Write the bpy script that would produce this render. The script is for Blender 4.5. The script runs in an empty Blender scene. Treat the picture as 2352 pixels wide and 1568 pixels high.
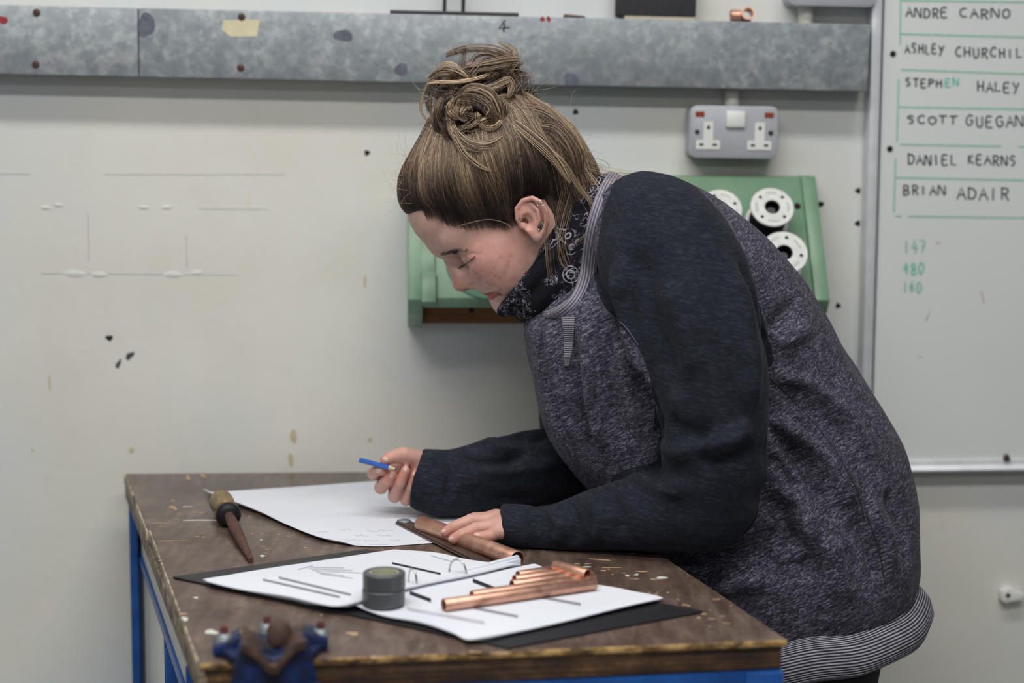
import bpy, bmesh, math, random
import numpy as np
from mathutils import Vector, Matrix
from mathutils.bvhtree import BVHTree
from mathutils.kdtree import KDTree

random.seed(7)
rng = np.random.default_rng(7)
SC = bpy.context.scene
COL = SC.collection

# ------------------------------------------------------------------ camera
F_PX = 3950.0
PITCH = math.radians(7.63)
ROLL = 0.008
CAM_Z = 1.47
CAM_POS = Vector((0.0, 0.0, CAM_Z))
CAM_ROT = Matrix.Rotation(math.pi / 2 - PITCH, 3, 'X') @ Matrix.Rotation(ROLL, 3, 'Z')
cam_d = bpy.data.cameras.new('camera')
cam = bpy.data.objects.new('camera', cam_d)
COL.objects.link(cam)
cam.matrix_world = Matrix.Translation(CAM_POS) @ CAM_ROT.to_4x4()
cam_d.sensor_width = 36.0
cam_d.lens = F_PX / 2352.0 * 36.0
cam_d.clip_start = 0.05
cam_d.dof.use_dof = True
cam_d.dof.focus_distance = 2.33
cam_d.dof.aperture_fstop = 2.2
cam_d.dof.aperture_blades = 8
SC.camera = cam

# ------------------------------------------------------------------ world, lamps, exposure
SC.view_settings.view_transform = 'Standard'
SC.view_settings.look = 'None'
SC.view_settings.gamma = 1.0
SC.view_settings.use_curve_mapping = False
SC.view_settings.exposure = -0.02
SC.render.film_transparent = False
world = bpy.data.worlds.new('world')
SC.world = world
world.use_nodes = True
wn = world.node_tree.nodes['Background']
wn.inputs['Color'].default_value = (0.86, 0.92, 1.0, 1)
wn.inputs['Strength'].default_value = 0.13


def area(name, loc, rot, sx, sy, power, col=(1, 1, 1)):
    l = bpy.data.lights.new(name, 'AREA')
    l.shape = 'RECTANGLE'
    l.size, l.size_y, l.energy, l.color = sx, sy, power, col
    o = bpy.data.objects.new(name, l)
    o.location = loc
    o.rotation_euler = rot
    COL.objects.link(o)
    return o


# the workshop's ceiling tubes, and the daylight of a window to the left behind the camera
area('ceiling_tube_light', (-0.25, 1.72, 3.0), (0, 0, 0), 2.4, 0.22, 34, (1.0, 0.985, 0.96))
area('ceiling_tube_light', (0.0, 0.35, 3.0), (0, 0, 0), 2.4, 0.22, 50, (1.0, 0.985, 0.96))
area('ceiling_tube_light', (0.2, -2.0, 3.0), (0, 0, 0), 2.4, 0.22, 46, (1.0, 0.985, 0.96))
area('window_daylight', (-3.2, -0.3, 1.9), (math.radians(72), 0, math.radians(-62)), 1.6, 1.3, 9, (0.86, 0.93, 1.0))


# ------------------------------------------------------------------ helpers
def ray(px, py):
    d = CAM_ROT @ Vector(((px - 1176.0) / F_PX, (784.0 - py) / F_PX, -1.0))
    return d


def P(px, py, y):
    """world point seen at that place of the photograph, at depth y"""
    d = ray(px, py)
    return CAM_POS + d * (y / d.y)


def T(px, py, z=0.88):
    """world point seen there, on the level plane z"""
    d = ray(px, py)
    return CAM_POS + d * ((z - CAM_Z) / d.z)


def proj(p):
    q = CAM_ROT.transposed() @ (Vector(p) - CAM_POS)
    return (1176.0 + F_PX * q.x / -q.z, 784.0 - F_PX * q.y / -q.z)


def link(name, me, mat=None, parent=None, smooth=False):
    o = bpy.data.objects.new(name, me)
    COL.objects.link(o)
    if mat is not None:
        for m in (mat if isinstance(mat, (list, tuple)) else [mat]):
            me.materials.append(m)
    if parent is not None:
        o.parent = parent
        o.matrix_parent_inverse = parent_mw(parent).inverted()
    if smooth:
        me.polygons.foreach_set('use_smooth', np.ones(len(me.polygons), dtype=bool))
    return o


def parent_mw(o):
    return o.matrix_basis.copy() if o.parent is None else parent_mw(o.parent) @ o.matrix_parent_inverse @ o.matrix_basis


def tag(o, label=None, cat=None, group=None, kind=None):
    if label: o['label'] = label
    if cat: o['category'] = cat
    if group: o['group'] = group
    if kind: o['kind'] = kind
    return o


def empty(name, loc, label=None, cat=None, group=None):
    o = bpy.data.objects.new(name, None)
    o.empty_display_size = 0.05
    o.location = loc
    COL.objects.link(o)
    return tag(o, label, cat, group)


class MB:
    """collects shapes into one mesh, in world coordinates (M maps local to world)"""
    def __init__(self, M=None):
        self.v, self.f, self.M = [], [], (M.copy() if M is not None else Matrix.Identity(4))

    def add(self, vs, fs):
        n = len(self.v)
        self.v += [self.M @ Vector(p) for p in vs]
        self.f += [tuple(i + n for i in f) for f in fs]
        return self

    def box(self, x0, x1, y0, y1, z0, z1, b=0.0):
        bm = bmesh.new()
        bmesh.ops.create_cube(bm, size=1.0)
        for q in bm.verts:
            q.co = Vector(((x0 + x1) / 2 + q.co.x * (x1 - x0), (y0 + y1) / 2 + q.co.y * (y1 - y0), (z0 + z1) / 2 + q.co.z * (z1 - z0)))
        if b > 0:
            bmesh.ops.bevel(bm, geom=bm.edges[:], offset=b, segments=2, affect='EDGES', profile=0.5)
        return self.bm(bm)

    def bm(self, bm):
        bm.verts.index_update()
        self.add([q.co for q in bm.verts], [[q.index for q in f.verts] for f in bm.faces])
        bm.free()
        return self

    def prism(self, poly, axis, a, b, bev=0.0):
        """poly: 2D outline; extruded along axis from a to b"""
        n = len(poly)
        def mk(p, t):
            return {'x': (t, p[0], p[1]), 'y': (p[0], t, p[1]), 'z': (p[0], p[1], t)}[axis]
        vs = [mk(p, a) for p in poly] + [mk(p, b) for p in poly]
        fs = [tuple(range(n)), tuple(range(2 * n - 1, n - 1, -1))]
        fs += [(i, i + n, (i + 1) % n + n, (i + 1) % n) for i in range(n)]
        if bev > 0:
            bm = bmesh.new()
            vv = [bm.verts.new(p) for p in vs]
            for f in fs: bm.faces.new([vv[i] for i in f])
            bmesh.ops.recalc_face_normals(bm, faces=bm.faces)
            bmesh.ops.bevel(bm, geom=bm.edges[:], offset=bev, segments=2, affect='EDGES', profile=0.5)
            return self.bm(bm)
        return self.add(vs, fs)

    def slab(self, quad, z0, z1, b=0.0):
        """quad (or polygon) of plan points, from z0 to z1"""
        return self.prism([(p[0], p[1]) for p in quad], 'z', z0, z1, b)

    def lathe(self, prof, n=32, M=None, close=False):
        """prof: (r, z) pairs, turned about local z"""
        M = M or Matrix.Identity(4)
        vs, fs = [], []
        m = len(prof)
        for i in range(n):
            a = 2 * math.pi * i / n
            for r, z in prof:
                vs.append(M @ Vector((r * math.cos(a), r * math.sin(a), z)))
        rngj = m if close else m - 1
        for i in range(n):
            for j in range(rngj):
                k = (j + 1) % m
                fs.append((i * m + j, ((i + 1) % n) * m + j, ((i + 1) % n) * m + k, i * m + k))
        return self.add(vs, fs)

    def tube(self, pts, r, n=10, cap=True):
        pts = [Vector(p) for p in pts]
        rs = r if isinstance(r, (list, tuple)) else [r] * len(pts)
        vs, fs = [], []
        up = None
        for i, p in enumerate(pts):
            t = (pts[min(i + 1, len(pts) - 1)] - pts[max(i - 1, 0)]).normalized()
            if up is None:
                up = Vector((0, 0, 1)) if abs(t.z) < 0.9 else Vector((1, 0, 0))
            a = t.cross(up).normalized()
            up = a.cross(t).normalized()
            for k in range(n):
                w = 2 * math.pi * k / n
                vs.append(p + (a * math.cos(w) + up * math.sin(w)) * rs[i])
        for i in range(len(pts) - 1):
            for k in range(n):
                fs.append((i * n + k, i * n + (k + 1) % n, (i + 1) * n + (k + 1) % n, (i + 1) * n + k))
        if cap:
            fs.append(tuple(range(n - 1, -1, -1)))
            fs.append(tuple(range((len(pts) - 1) * n, len(pts) * n)))
        return self.add(vs, fs)

    def mesh(self, name):
        me = bpy.data.meshes.new(name)
        me.from_pydata([tuple(p) for p in self.v], [], self.f)
        me.validate()
        bm = bmesh.new()
        bm.from_mesh(me)
        bmesh.ops.recalc_face_normals(bm, faces=bm.faces)
        bm.to_mesh(me)
        bm.free()
        return me

    def build(self, name, mat, parent=None, smooth=None):
        me = self.mesh(name)
        o = link(name, me, mat, parent)
        if smooth is not None:
            smooth_by_angle(me, smooth)
        return o


def smooth_by_angle(me, deg):
    me.polygons.foreach_set('use_smooth', np.ones(len(me.polygons), dtype=bool))
    bm = bmesh.new()
    bm.from_mesh(me)
    lim = math.radians(deg)
    for e in bm.edges:
        if len(e.link_faces) == 2:
            e.smooth = e.calc_face_angle(0.0) < lim
    bm.to_mesh(me)
    bm.free()


def lerp(a, b, t):
    return a + (b - a) * t


def catmull(pts, n):
    """resample a polyline of numpy rows smoothly to n rows"""
    pts = np.asarray(pts, dtype=float)
    m = len(pts)
    if m == 2:
        t = np.linspace(0, 1, n)[:, None]
        return pts[0] * (1 - t) + pts[1] * t
    u = np.linspace(0, m - 1 - 1e-9, n)
    i = u.astype(int)
    t = (u - i)[:, None]
    g = lambda k: pts[np.clip(k, 0, m - 1)]
    p0 = np.where((i - 1 < 0)[:, None], 2 * g(i) - g(i + 1), g(i - 1))
    p1, p2 = g(i), g(i + 1)
    p3 = np.where((i + 2 > m - 1)[:, None], 2 * g(i + 1) - g(i), g(i + 2))
    return 0.5 * ((2 * p1) + (-p0 + p2) * t + (2 * p0 - 5 * p1 + 4 * p2 - p3) * t ** 2 + (-p0 + 3 * p1 - 3 * p2 + p3) * t ** 3)


def lin(r, g, b):
    f = lambda c: (c / 255.0 / 12.92) if c <= 10 else ((c / 255.0 + 0.055) / 1.055) ** 2.4
    return (f(r), f(g), f(b), 1.0)


# ------------------------------------------------------------------ material builder
class NT:
    def __init__(self, name):
        self.m = bpy.data.materials.new(name)
        self.m.use_nodes = True
        self.t = self.m.node_tree
        self.b = self.t.nodes['Principled BSDF']
        self.tc = None

    def n(self, kind, **kw):
        q = self.t.nodes.new(kind)
        for k, v in kw.items():
            if hasattr(q, k): setattr(q, k, v)
        return q

    def l(self, a, b):
        self.t.links.new(a, b)

    def coord(self, kind='Object', scale=(1, 1, 1), rot=(0, 0, 0), turn=None):
        tc = self.n('ShaderNodeTexCoord')
        if turn is not None:                   # turn first, stretch after
            m0 = self.n('ShaderNodeMapping')
            m0.inputs['Rotation'].default_value = turn
            mp = self.n('ShaderNodeMapping')
            mp.inputs['Scale'].default_value = scale
            self.l(tc.outputs[kind], m0.inputs['Vector'])
            self.l(m0.outputs['Vector'], mp.inputs['Vector'])
            return mp.outputs['Vector']
        mp = self.n('ShaderNodeMapping')
        mp.inputs['Scale'].default_value = scale
        mp.inputs['Rotation'].default_value = rot
        self.l(tc.outputs[kind], mp.inputs['Vector'])
        return mp.outputs['Vector']

    def noise(self, vec, scale, detail=4, rough=0.55, dist=0.0):
        q = self.n('ShaderNodeTexNoise')
        q.inputs['Scale'].default_value = scale
        q.inputs['Detail'].default_value = detail
        q.inputs['Roughness'].default_value = rough
        q.inputs['Distortion'].default_value = dist
        if vec is not None: self.l(vec, q.inputs['Vector'])
        return q.outputs['Fac']

    def voro(self, vec, scale, feature='F1', out='Distance', rnd=1.0):
        q = self.n('ShaderNodeTexVoronoi', feature=feature)
        q.inputs['Scale'].default_value = scale
        q.inputs['Randomness'].default_value = rnd
        if vec is not None: self.l(vec, q.inputs['Vector'])
        return q.outputs[out]

    def ramp(self, fac, stops, interp='LINEAR'):
        q = self.n('ShaderNodeValToRGB')
        cr = q.color_ramp
        cr.interpolation = interp
        while len(cr.elements) < len(stops): cr.elements.new(0.5)
        for e, (p, c) in zip(cr.elements, stops):
            e.position = p
            e.color = c if len(c) == 4 else (*c, 1)
        self.l(fac, q.inputs['Fac'])
        return q.outputs['Color']

    def mix(self, fac, a, b, mode='MIX'):
        q = self.n('ShaderNodeMix', data_type='RGBA', blend_type=mode)
        for s, v in ((q.inputs[0], fac), (q.inputs[6], a), (q.inputs[7], b)):
            if isinstance(v, (int, float)): s.default_value = v
            elif isinstance(v, tuple): s.default_value = v if len(v) == 4 else (*v, 1)
            else: self.l(v, s)
        return q.outputs[2]

    def math(self, op, a, b=None, clamp=False):
        q = self.n('ShaderNodeMath', operation=op)
        q.use_clamp = clamp
        for s, v in zip(q.inputs, (a, b)):
            if v is None: continue
            if isinstance(v, (int, float)): s.default_value = v
            else: self.l(v, s)
        return q.outputs[0]

    def attr(self, name, out='Fac'):
        q = self.n('ShaderNodeAttribute', attribute_name=name)
        return q.outputs[out]

    def bump(self, h, strength=0.3, dist=0.001, normal=None):
        q = self.n('ShaderNodeBump')
        q.inputs['Strength'].default_value = strength
        q.inputs['Distance'].default_value = dist
        self.l(h, q.inputs['Height'])
        if normal is not None: self.l(normal, q.inputs['Normal'])
        self.l(q.outputs['Normal'], self.b.inputs['Normal'])
        return q.outputs['Normal']

    def set(self, **kw):
        names = dict(color='Base Color', rough='Roughness', metal='Metallic', spec='Specular IOR Level', coat='Coat Weight',
                     coat_rough='Coat Roughness', sheen='Sheen Weight', sheen_rough='Sheen Roughness', sss='Subsurface Weight', aniso='Anisotropic')
        for k, v in kw.items():
            s = self.b.inputs[names[k]]
            if isinstance(v, (int, float, tuple)): s.default_value = v
            else: self.l(v, s)
        return self


def plain(name, col, rough=0.5, metal=0.0, var=0.12, scale=40.0, bump=0.0, **kw):
    n = NT(name)
    vec = n.coord()
    f = n.noise(vec, scale, 4)
    dark = tuple(c * (1 - var) for c in col[:3])
    light = tuple(min(1, c * (1 + var)) for c in col[:3])
    n.set(color=n.ramp(f, [(0.3, dark), (0.7, light)]), rough=rough, metal=metal, **kw)
    if bump: n.bump(f, bump, 0.001)
    return n.m

# ================================================================== SETTING
WA = 0.06                                     # the wall turns slightly away to the right
W0 = Vector((0.36, 2.86, 0))
WU = Vector((math.cos(WA), math.sin(WA), 0))
WN = Vector((math.sin(WA), -math.cos(WA), 0))      # out of the wall, into the room
MW = Matrix(((WU.x, -WN.x, 0, W0.x), (WU.y, -WN.y, 0, W0.y), (0, 0, 1, 0), (0, 0, 0, 1)))   # local x along, -y out of the wall


def wl(px, py, off=0.0):
    """(u, z) on the plane lying off in front of the wall"""
    d = ray(px, py)
    o = W0 + WN * off
    p = CAM_POS + d * ((o - CAM_POS).dot(WN) / d.dot(WN))
    return ((p - W0).dot(WU), p.z)


def wframe(px, py, off, tilt=0.0):
    """local frame on the wall at that place, tilted in the wall's plane"""
    u, z = wl(px, py, off)
    return MW @ Matrix.Translation((u, -off, z)) @ Matrix.Rotation(tilt, 4, 'Y')


# wall: cream masonry paint with cooler filler patches, faint stains and pencil lines
n = NT('cream_wall_paint')
v = n.coord()
big = n.noise(v, 2.3, 3, 0.5)
mid = n.noise(v, 7.0, 5, 0.6)
fine = n.noise(v, 90.0, 3, 0.6)
c = n.ramp(mid, [(0.3, lin(216, 214, 203)), (0.75, lin(223, 222, 214))])
c = n.mix(n.ramp(big, [(0.45, (0, 0, 0)), (0.62, (1, 1, 1))]), c, lin(212, 216, 216))
stain = n.noise(n.coord(scale=(1, 1, 0.35)), 16.0, 4, 0.6)
c = n.mix(n.ramp(stain, [(0.66, (0, 0, 0)), (0.8, (0.55, 0.55, 0.55))]), c, lin(200, 189, 156))
n.set(color=c, rough=0.62, spec=0.3)
hgt = n.mix(0.35, fine, n.noise(v, 11.0, 4, 0.5))
n.bump(hgt, 0.25, 0.003)
M_WALL = n.m

n = NT('grey_screed_floor')
v = n.coord()
n.set(color=n.ramp(n.noise(v, 6, 6), [(0.3, lin(96, 92, 88)), (0.7, lin(122, 118, 112))]), rough=0.7)
M_FLOOR = n.m

wall = MB(MW).box(-2.6, 2.4, 0.0, 0.12, 0.0, 3.1).build('wall_back', M_WALL)
tag(wall, 'cream painted masonry wall behind the bench', kind='structure')
floor = MB().box(-3.0, 3.0, -2.6, 3.1, -0.1, 0.0).build('floor', M_FLOOR)
tag(floor, 'grey screed workshop floor', kind='structure')

M_HOLE = plain('dark_hole', lin(26, 24, 24), 0.9)
M_CHIP = plain('chipped_plaster', lin(70, 72, 74), 0.9)


def drill_hole(parent, px, py, r, off, name='drill_hole', mat=None, sx=1.0, rot=0.0, M=None):
    F = wframe(px, py, off) @ Matrix.Rotation(rot, 4, 'Y')
    m = MB(F)
    k = 12
    vs = [(0, -0.0002, 0)]
    for ring, (rr, yy) in enumerate(((0.55, -0.0002), (0.85, -0.0006), (1.15, 0.0004))):
        for i in range(k):
            a = 2 * math.pi * i / k
            w = rr * r * (1 + 0.18 * math.sin(3 * a + px) + 0.1 * math.sin(5 * a + py))
            vs.append((w * math.cos(a) * sx, yy, w * math.sin(a)))
    fs = [(0, 1 + i, 1 + (i + 1) % k) for i in range(k)]
    for g in range(2):
        fs += [(1 + g * k + i, 1 + (g + 1) * k + i, 1 + (g + 1) * k + (i + 1) % k, 1 + g * k + (i + 1) % k) for i in range(k)]
    m.add(vs, fs)
    return m.build(name, mat or M_HOLE, parent)


for (px, py, r, sx, rot) in ((843, 351, .0042, 1, 0), (251, 776, .0045, 1.2, 0), (1322, 257, .0042, 1, 0),
                             (1886, 469, .0045, 1, 0), (1971, 438, .0044, 1, 0.2), (1970, 513, .0044, 1, 0.3), (1925, 702, .0042, 1, 0)):
    drill_hole(wall, px, py, r, 0.0003, 'drill_hole', M_HOLE, sx, rot)
for (px, py, r, sx, rot) in ((298, 817, .0042, 1.9, -0.75), (272, 836, .003, 2.6, -1.1)):
    drill_hole(wall, px, py, r, 0.0003, 'plaster_chip', M_CHIP, sx, rot)

# plaster dents where filler was trowelled on
M_PATCH = NT('filler')
v = M_PATCH.coord()
M_PATCH.set(color=M_PATCH.ramp(M_PATCH.noise(v, 25, 3), [(0.3, lin(212, 212, 205)), (0.7, lin(218, 218, 211))]), rough=0.65)
M_PATCH = M_PATCH.m
for (px, py, r, sx) in ((172, 630, .011, 1.7), (228, 632, .009, 1.5), (398, 632, .010, 1.6), (452, 628, .008, 1.5), (105, 478, .006, 1.8), (135, 472, .006, 1.6),
                        (330, 477, .006, 1.7), (383, 477, .007, 1.5)):
    F = wframe(px, py, 0.0)
    m = MB(F)
    k = 14
    vs = [(0, -0.0014, 0)] + [(q * r * sx * math.cos(a) * (1 + .2 * math.sin(2 * a + px)), yy, q * r * .6 * math.sin(a) + r * .1) for (q, yy) in ((0.4, -0.0012), (0.75, -0.0006), (1.1, 0.0003))
                              for a in [2 * math.pi * i / k for i in range(k)]]
    fs = [(0, 1 + i, 1 + (i + 1) % k) for i in range(k)]
    for g in range(2):
        fs += [(1 + g * k + i, 1 + (g + 1) * k + i, 1 + (g + 1) * k + (i + 1) % k, 1 + g * k + (i + 1) % k) for i in range(k)]
    m.add(vs, fs).build('filler_dab', M_PATCH, wall, 60)

# ------------------------------------------------------------------ galvanised trunking along the wall
n = NT('galvanised_steel')
v = n.coord()
sp = n.voro(v, 120, out='Color')
sep = n.n('ShaderNodeSeparateColor')
n.l(sp, sep.inputs[0])
cl = n.noise(v, 44, 5, 0.68)
f = n.math('ADD', n.math('MULTIPLY', sep.outputs[0], 0.16), n.math('MULTIPLY', cl, 0.9))
c = n.ramp(f, [(0.3, lin(128, 136, 142)), (0.52, lin(148, 155, 159)), (0.78, lin(186, 191, 192))])
lo = n.noise(v, 5.0, 3, 0.5)
c = n.mix(n.ramp(lo, [(0.5, (0, 0, 0)), (0.7, (0.6, 0.6, 0.6))]), c, lin(132, 138, 146))
n.set(color=c, rough=n.ramp(cl, [(0.2, (.42,) * 3), (0.8, (.6,) * 3)]), metal=0.3)
M_GALV = n.m
M_SCREW = plain('brown_screw_head', lin(96, 74, 66), 0.45, 0.6)
M_INK = plain('black_marker_ink', lin(48, 50, 60), 0.6)
M_RED = plain('red_paint', lin(150, 44, 52), 0.6)
M_SMUDGE = plain('soot_smudge', lin(98, 101, 112), 0.8, 0, 0.25, 120)
M_MASK = plain('masking_tape', lin(214, 206, 172), 0.7, 0, 0.06, 60)

DEP = 0.055
tl, tr = wl(0, 9, DEP), wl(1999, 58, DEP)
bl, br = wl(0, 172, DEP), wl(1995, 208, DEP)
RT = math.atan2((tr[1] + br[1] - tl[1] - bl[1]) / 2, tr[0] - tl[0])     # the trunking's own tilt
RH = (tl[1] - bl[1] + tr[1] - br[1]) / 2
zc = (tl[1] + bl[1]) / 2
rail_org = MW @ Matrix.Translation((tl[0], 0, zc)) @ Matrix.Rotation(-RT, 4, 'Y')
rail_L = tr[0] - tl[0]
rail = empty('cable_trunking', rail_org.translation, 'long galvanised steel trunking screwed across the wall above her head', 'trunking')


def railp(px, py, off=DEP):
    u, z = wl(px, py, off)
    q = rail_org.inverted() @ (MW @ Vector((u, -off, z)))
    return q.x, q.z


jx = railp(318, 100)[0]
MB(rail_org).box(-0.9, jx - 0.0006, -DEP, -0.001, -RH / 2, RH / 2, 0.0025).build('section', M_GALV, rail, 40)
MB(rail_org).box(jx + 0.0006, rail_L, -DEP - 0.0006, -0.001, -RH / 2, RH / 2, 0.0025).build('section', M_GALV, rail, 40)
for (px, py) in ((84, 29), (82, 148), (555, 39), (553, 156)):
    x, z = railp(px, py)
    F = rail_org @ Matrix.Translation((x, -DEP - 0.0004, z)) @ Matrix.Rotation(math.pi / 2, 4, 'X')
    s = MB(F).lathe([(0.0002, 0.0008), (0.0016, 0.0008), (0.0022, 0.0026), (0.0050, 0.0022), (0.0062, 0.0)], 14).build('screw', M_SCREW, rail, 40)


def flat_patch(M, pts, y, name, mat, parent, thick=0.0003):
    return MB(M).prism(pts, 'y', y - thick, y).build(name, mat, parent)


pt = [railp(*q) for q in ((513, 46), (597, 45), (590, 84), (529, 84), (510, 68))]
flat_patch(rail_org, pt, -DEP - 0.0008, 'masking_tape', M_MASK, rail)


def blob(M, cx, cz, rx, rz, y, name, mat, parent, seed=0, k=18):
    ptsb = []
    for i in range(k):
        a = 2 * math.pi * i / k
        w = 1 + 0.12 * math.sin(2 * a + seed) + 0.09 * math.sin(3 * a + 2.1 * seed)
        ptsb.append((cx + rx * w * math.cos(a), cz + rz * w * math.sin(a)))
    return flat_patch(M, ptsb, y, name, mat, parent, 0.0002)


for (px, py, rx, rz, sd) in ((336, 50, .012, .021, 1), (789, 82, .014, .010, 2), (1312, 183, .013, .009, 4), (921, 160, .012, .009, 5)):
    x, z = railp(px, py)
    z = max(z, -RH / 2 + rz * 1.1)
    z = min(z, RH / 2 - rz * 1.25)
    blob(rail_org, x, z, rx, rz, -DEP - 0.0007, 'smudge', M_SMUDGE, rail, sd)
x, z = railp(6, 46)
blob(rail_org, x, z, .008, .006, -DEP - 0.0002, 'red_paint_mark', M_RED, rail, 3)
for px in (1246, 1260):
    x, z = railp(px, 44)
    blob(rail_org, x, z, .0035, .0045, -DEP - 0.0007, 'red_paint_mark', M_RED, rail, px)


def ribbon(m, pts, w, y):
    """flat stroke in local xz with thickness towards the viewer"""
    pts = [Vector((p[0], 0, p[1])) for p in pts]
    vs, fs = [], []
    for i, p in enumerate(pts):
        t = (pts[min(i + 1, len(pts) - 1)] - pts[max(i - 1, 0)])
        t = t.normalized() if t.length > 1e-9 else Vector((1, 0, 0))
        nn = Vector((-t.z, 0, t.x)) * w / 2
        vs += [p + nn + Vector((0, y, 0)), p - nn + Vector((0, y, 0))]
    for i in range(len(pts) - 1):
        fs.append((2 * i, 2 * i + 1, 2 * i + 3, 2 * i + 2))
    m.add(vs, fs)


four = [[railp(*q) for q in ((1160, 46), (1146, 66), (1170, 63))], [railp(*q) for q in ((1159, 54), (1156, 74))]]
m = MB(rail_org)
for st in four: ribbon(m, st, .003, -DEP - 0.0010)
m.build('figure_four', M_INK, rail)

# pencil lines and old drips on the wall
M_WLINE = plain('faint_pencil_line', lin(176, 178, 178), 0.7)
M_DRIP = plain('yellowed_drip', lin(196, 184, 148), 0.7)
for (p, q) in (((-40, 399), (70, 400)), ((240, 401), (655, 401)), ((95, 628), (545, 632)), ((202, 490), (204, 600)), ((428, 540), (429, 612)), ((455, 480), (615, 481))):
    m = MB(MW)
    a, b = wl(*p), wl(*q)
    ribbon(m, [a, b], .0011, -.0003)
    m.build('pencil_line', M_WLINE, wall)
for (px, py, rx, rz, sd) in ((302, 1034, .004, .005, 1), (674, 1002, .005, .013, 2), (668, 1056, .004, .012, 3), (114, 880, .0018, .012, 4), (75, 1034, .002, .003, 5), (838, 645, .002, .010, 6), (850, 1010, .003, .004, 2)):
    u_, z_ = wl(px, py)
    blob(MW, u_, z_, rx, rz, -.0002, 'dried_drip', M_DRIP, wall, sd)

# ------------------------------------------------------------------ what stands on the trunking
M_BLACKBOX = plain('black_felt', lin(52, 50, 54), 0.85, 0, 0.15, 200)
M_DARKSTEEL = plain('dark_steel', lin(70, 68, 70), 0.5, 0.7)
n = NT('copper')
v = n.coord()
cl = n.noise(v, 45, 5, 0.6)
n.set(color=n.ramp(cl, [(0.25, lin(188, 136, 114)), (0.55, lin(215, 167, 146)), (0.8, lin(228, 186, 166))]), rough=n.ramp(cl, [(0.3, (.34,) * 3), (0.7, (.5,) * 3)]), metal=0.85)
M_COPPER = n.m


def on_rail(px0, px1, pytop, y0, y1):
    """box extents on the trunking's top, seen between those columns and up to that row"""
    a, b = railp(px0, 30, (y0 + y1) / 2), railp(px1, 30, (y0 + y1) / 2)
    return a[0], b[0], railp((px0 + px1) / 2, pytop, (y0 + y1) / 2)[1]


x0, x1, zt = on_rail(1415, 1594, -60, .005, .05)
bb = empty('black_box', rail_org @ Vector(((x0 + x1) / 2, -0.03, RH / 2)), 'black felt-covered box standing on the steel trunking', 'box')
MB(rail_org).box(x0, x1, -.048, -.006, RH / 2 + .0055, zt, .003).build('body', M_BLACKBOX, bb, 40)
MB(rail_org).box(x0 + .012, x1 - .002, -.046, -.008, RH / 2 + .0002, RH / 2 + .0055).build('base_board', plain('pale_board', lin(186, 178, 160), 0.7), bb)

x0, x1, zt = on_rail(896, 1190, 20, .005, .05)
br_ = empty('pipe_bracket', rail_org @ Vector(((x0 + x1) / 2, -0.03, RH / 2)), 'dark flat steel bracket with two thin upright rods on the trunking', 'bracket')
MB(rail_org).box(x0, x1, -.050, -.012, RH / 2 + .0003, RH / 2 + .006, .001).build('base_plate', M_DARKSTEEL, br_)
for px in (1021, 1064):
    a = railp(px, 10, .03)[0]
    MB(rail_org).tube([(a, -.03, RH / 2 + .005), (a + .001, -.03, RH / 2 + .17)], .0032, 10).build('upright_rod', M_DARKSTEEL, br_, 50)
x0, x1, zt = on_rail(1294, 1344, 31, .01, .05)
tag(MB(rail_org).prism([(x0, RH / 2 + .0003), (x1, RH / 2 + .0003), (x1 - .004, RH / 2 + .0035), (x0 + .001, RH / 2 + .0055)], 'y', -.050, -.02).build('offcut', plain('rusty_steel', lin(98, 80, 74), 0.7, 0.4)),
    'short rusty steel offcut lying on the trunking left of the black box', 'offcut')

# copper tee fitting
a = railp(1712, 36, .03)
b = railp(1694, 36, .03)
fit = empty('copper_fitting', rail_org @ Vector((a[0], -.03, RH / 2)), 'small bright copper pipe fitting lying on the trunking right of the black box', 'pipe fitting')
rr = .0105
F = rail_org @ Matrix.Translation((a[0], -.042, RH / 2 + rr + .0005)) @ Matrix.Rotation(math.radians(78), 4, 'X') @ Matrix.Rotation(math.radians(0), 4, 'Z')
MB(F).lathe([(rr * .82, -.012), (rr, -.012), (rr, .012), (rr * .82, .012)], 24, close=True).build('socket_ring', M_COPPER, fit, 40)
F = rail_org @ Matrix.Translation((a[0] - .009, -.036, RH / 2 + rr * .95)) @ Matrix.Rotation(math.radians(-90), 4, 'Y')
MB(F).lathe([(rr * .74, 0), (rr * .74, .016), (rr * .9, .016), (rr * .9, 0)], 24, close=True).build('branch_socket', M_COPPER, fit, 40)

# ------------------------------------------------------------------ double sockets with their conduits
M_GREYPLATE = plain('grey_powder_coat', lin(176, 178, 184), 0.45, 0.1, 0.04)
M_WHITEPL = plain('white_plastic', lin(232, 233, 228), 0.35, 0, 0.03)
M_NEON = plain('amber_neon', lin(140, 66, 36), 0.3)
M_SLOT = plain('black_slot', lin(24, 24, 24), 0.8)
M_CONDUIT = plain('painted_conduit', lin(205, 203, 192), 0.5, 0, 0.05)


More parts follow.
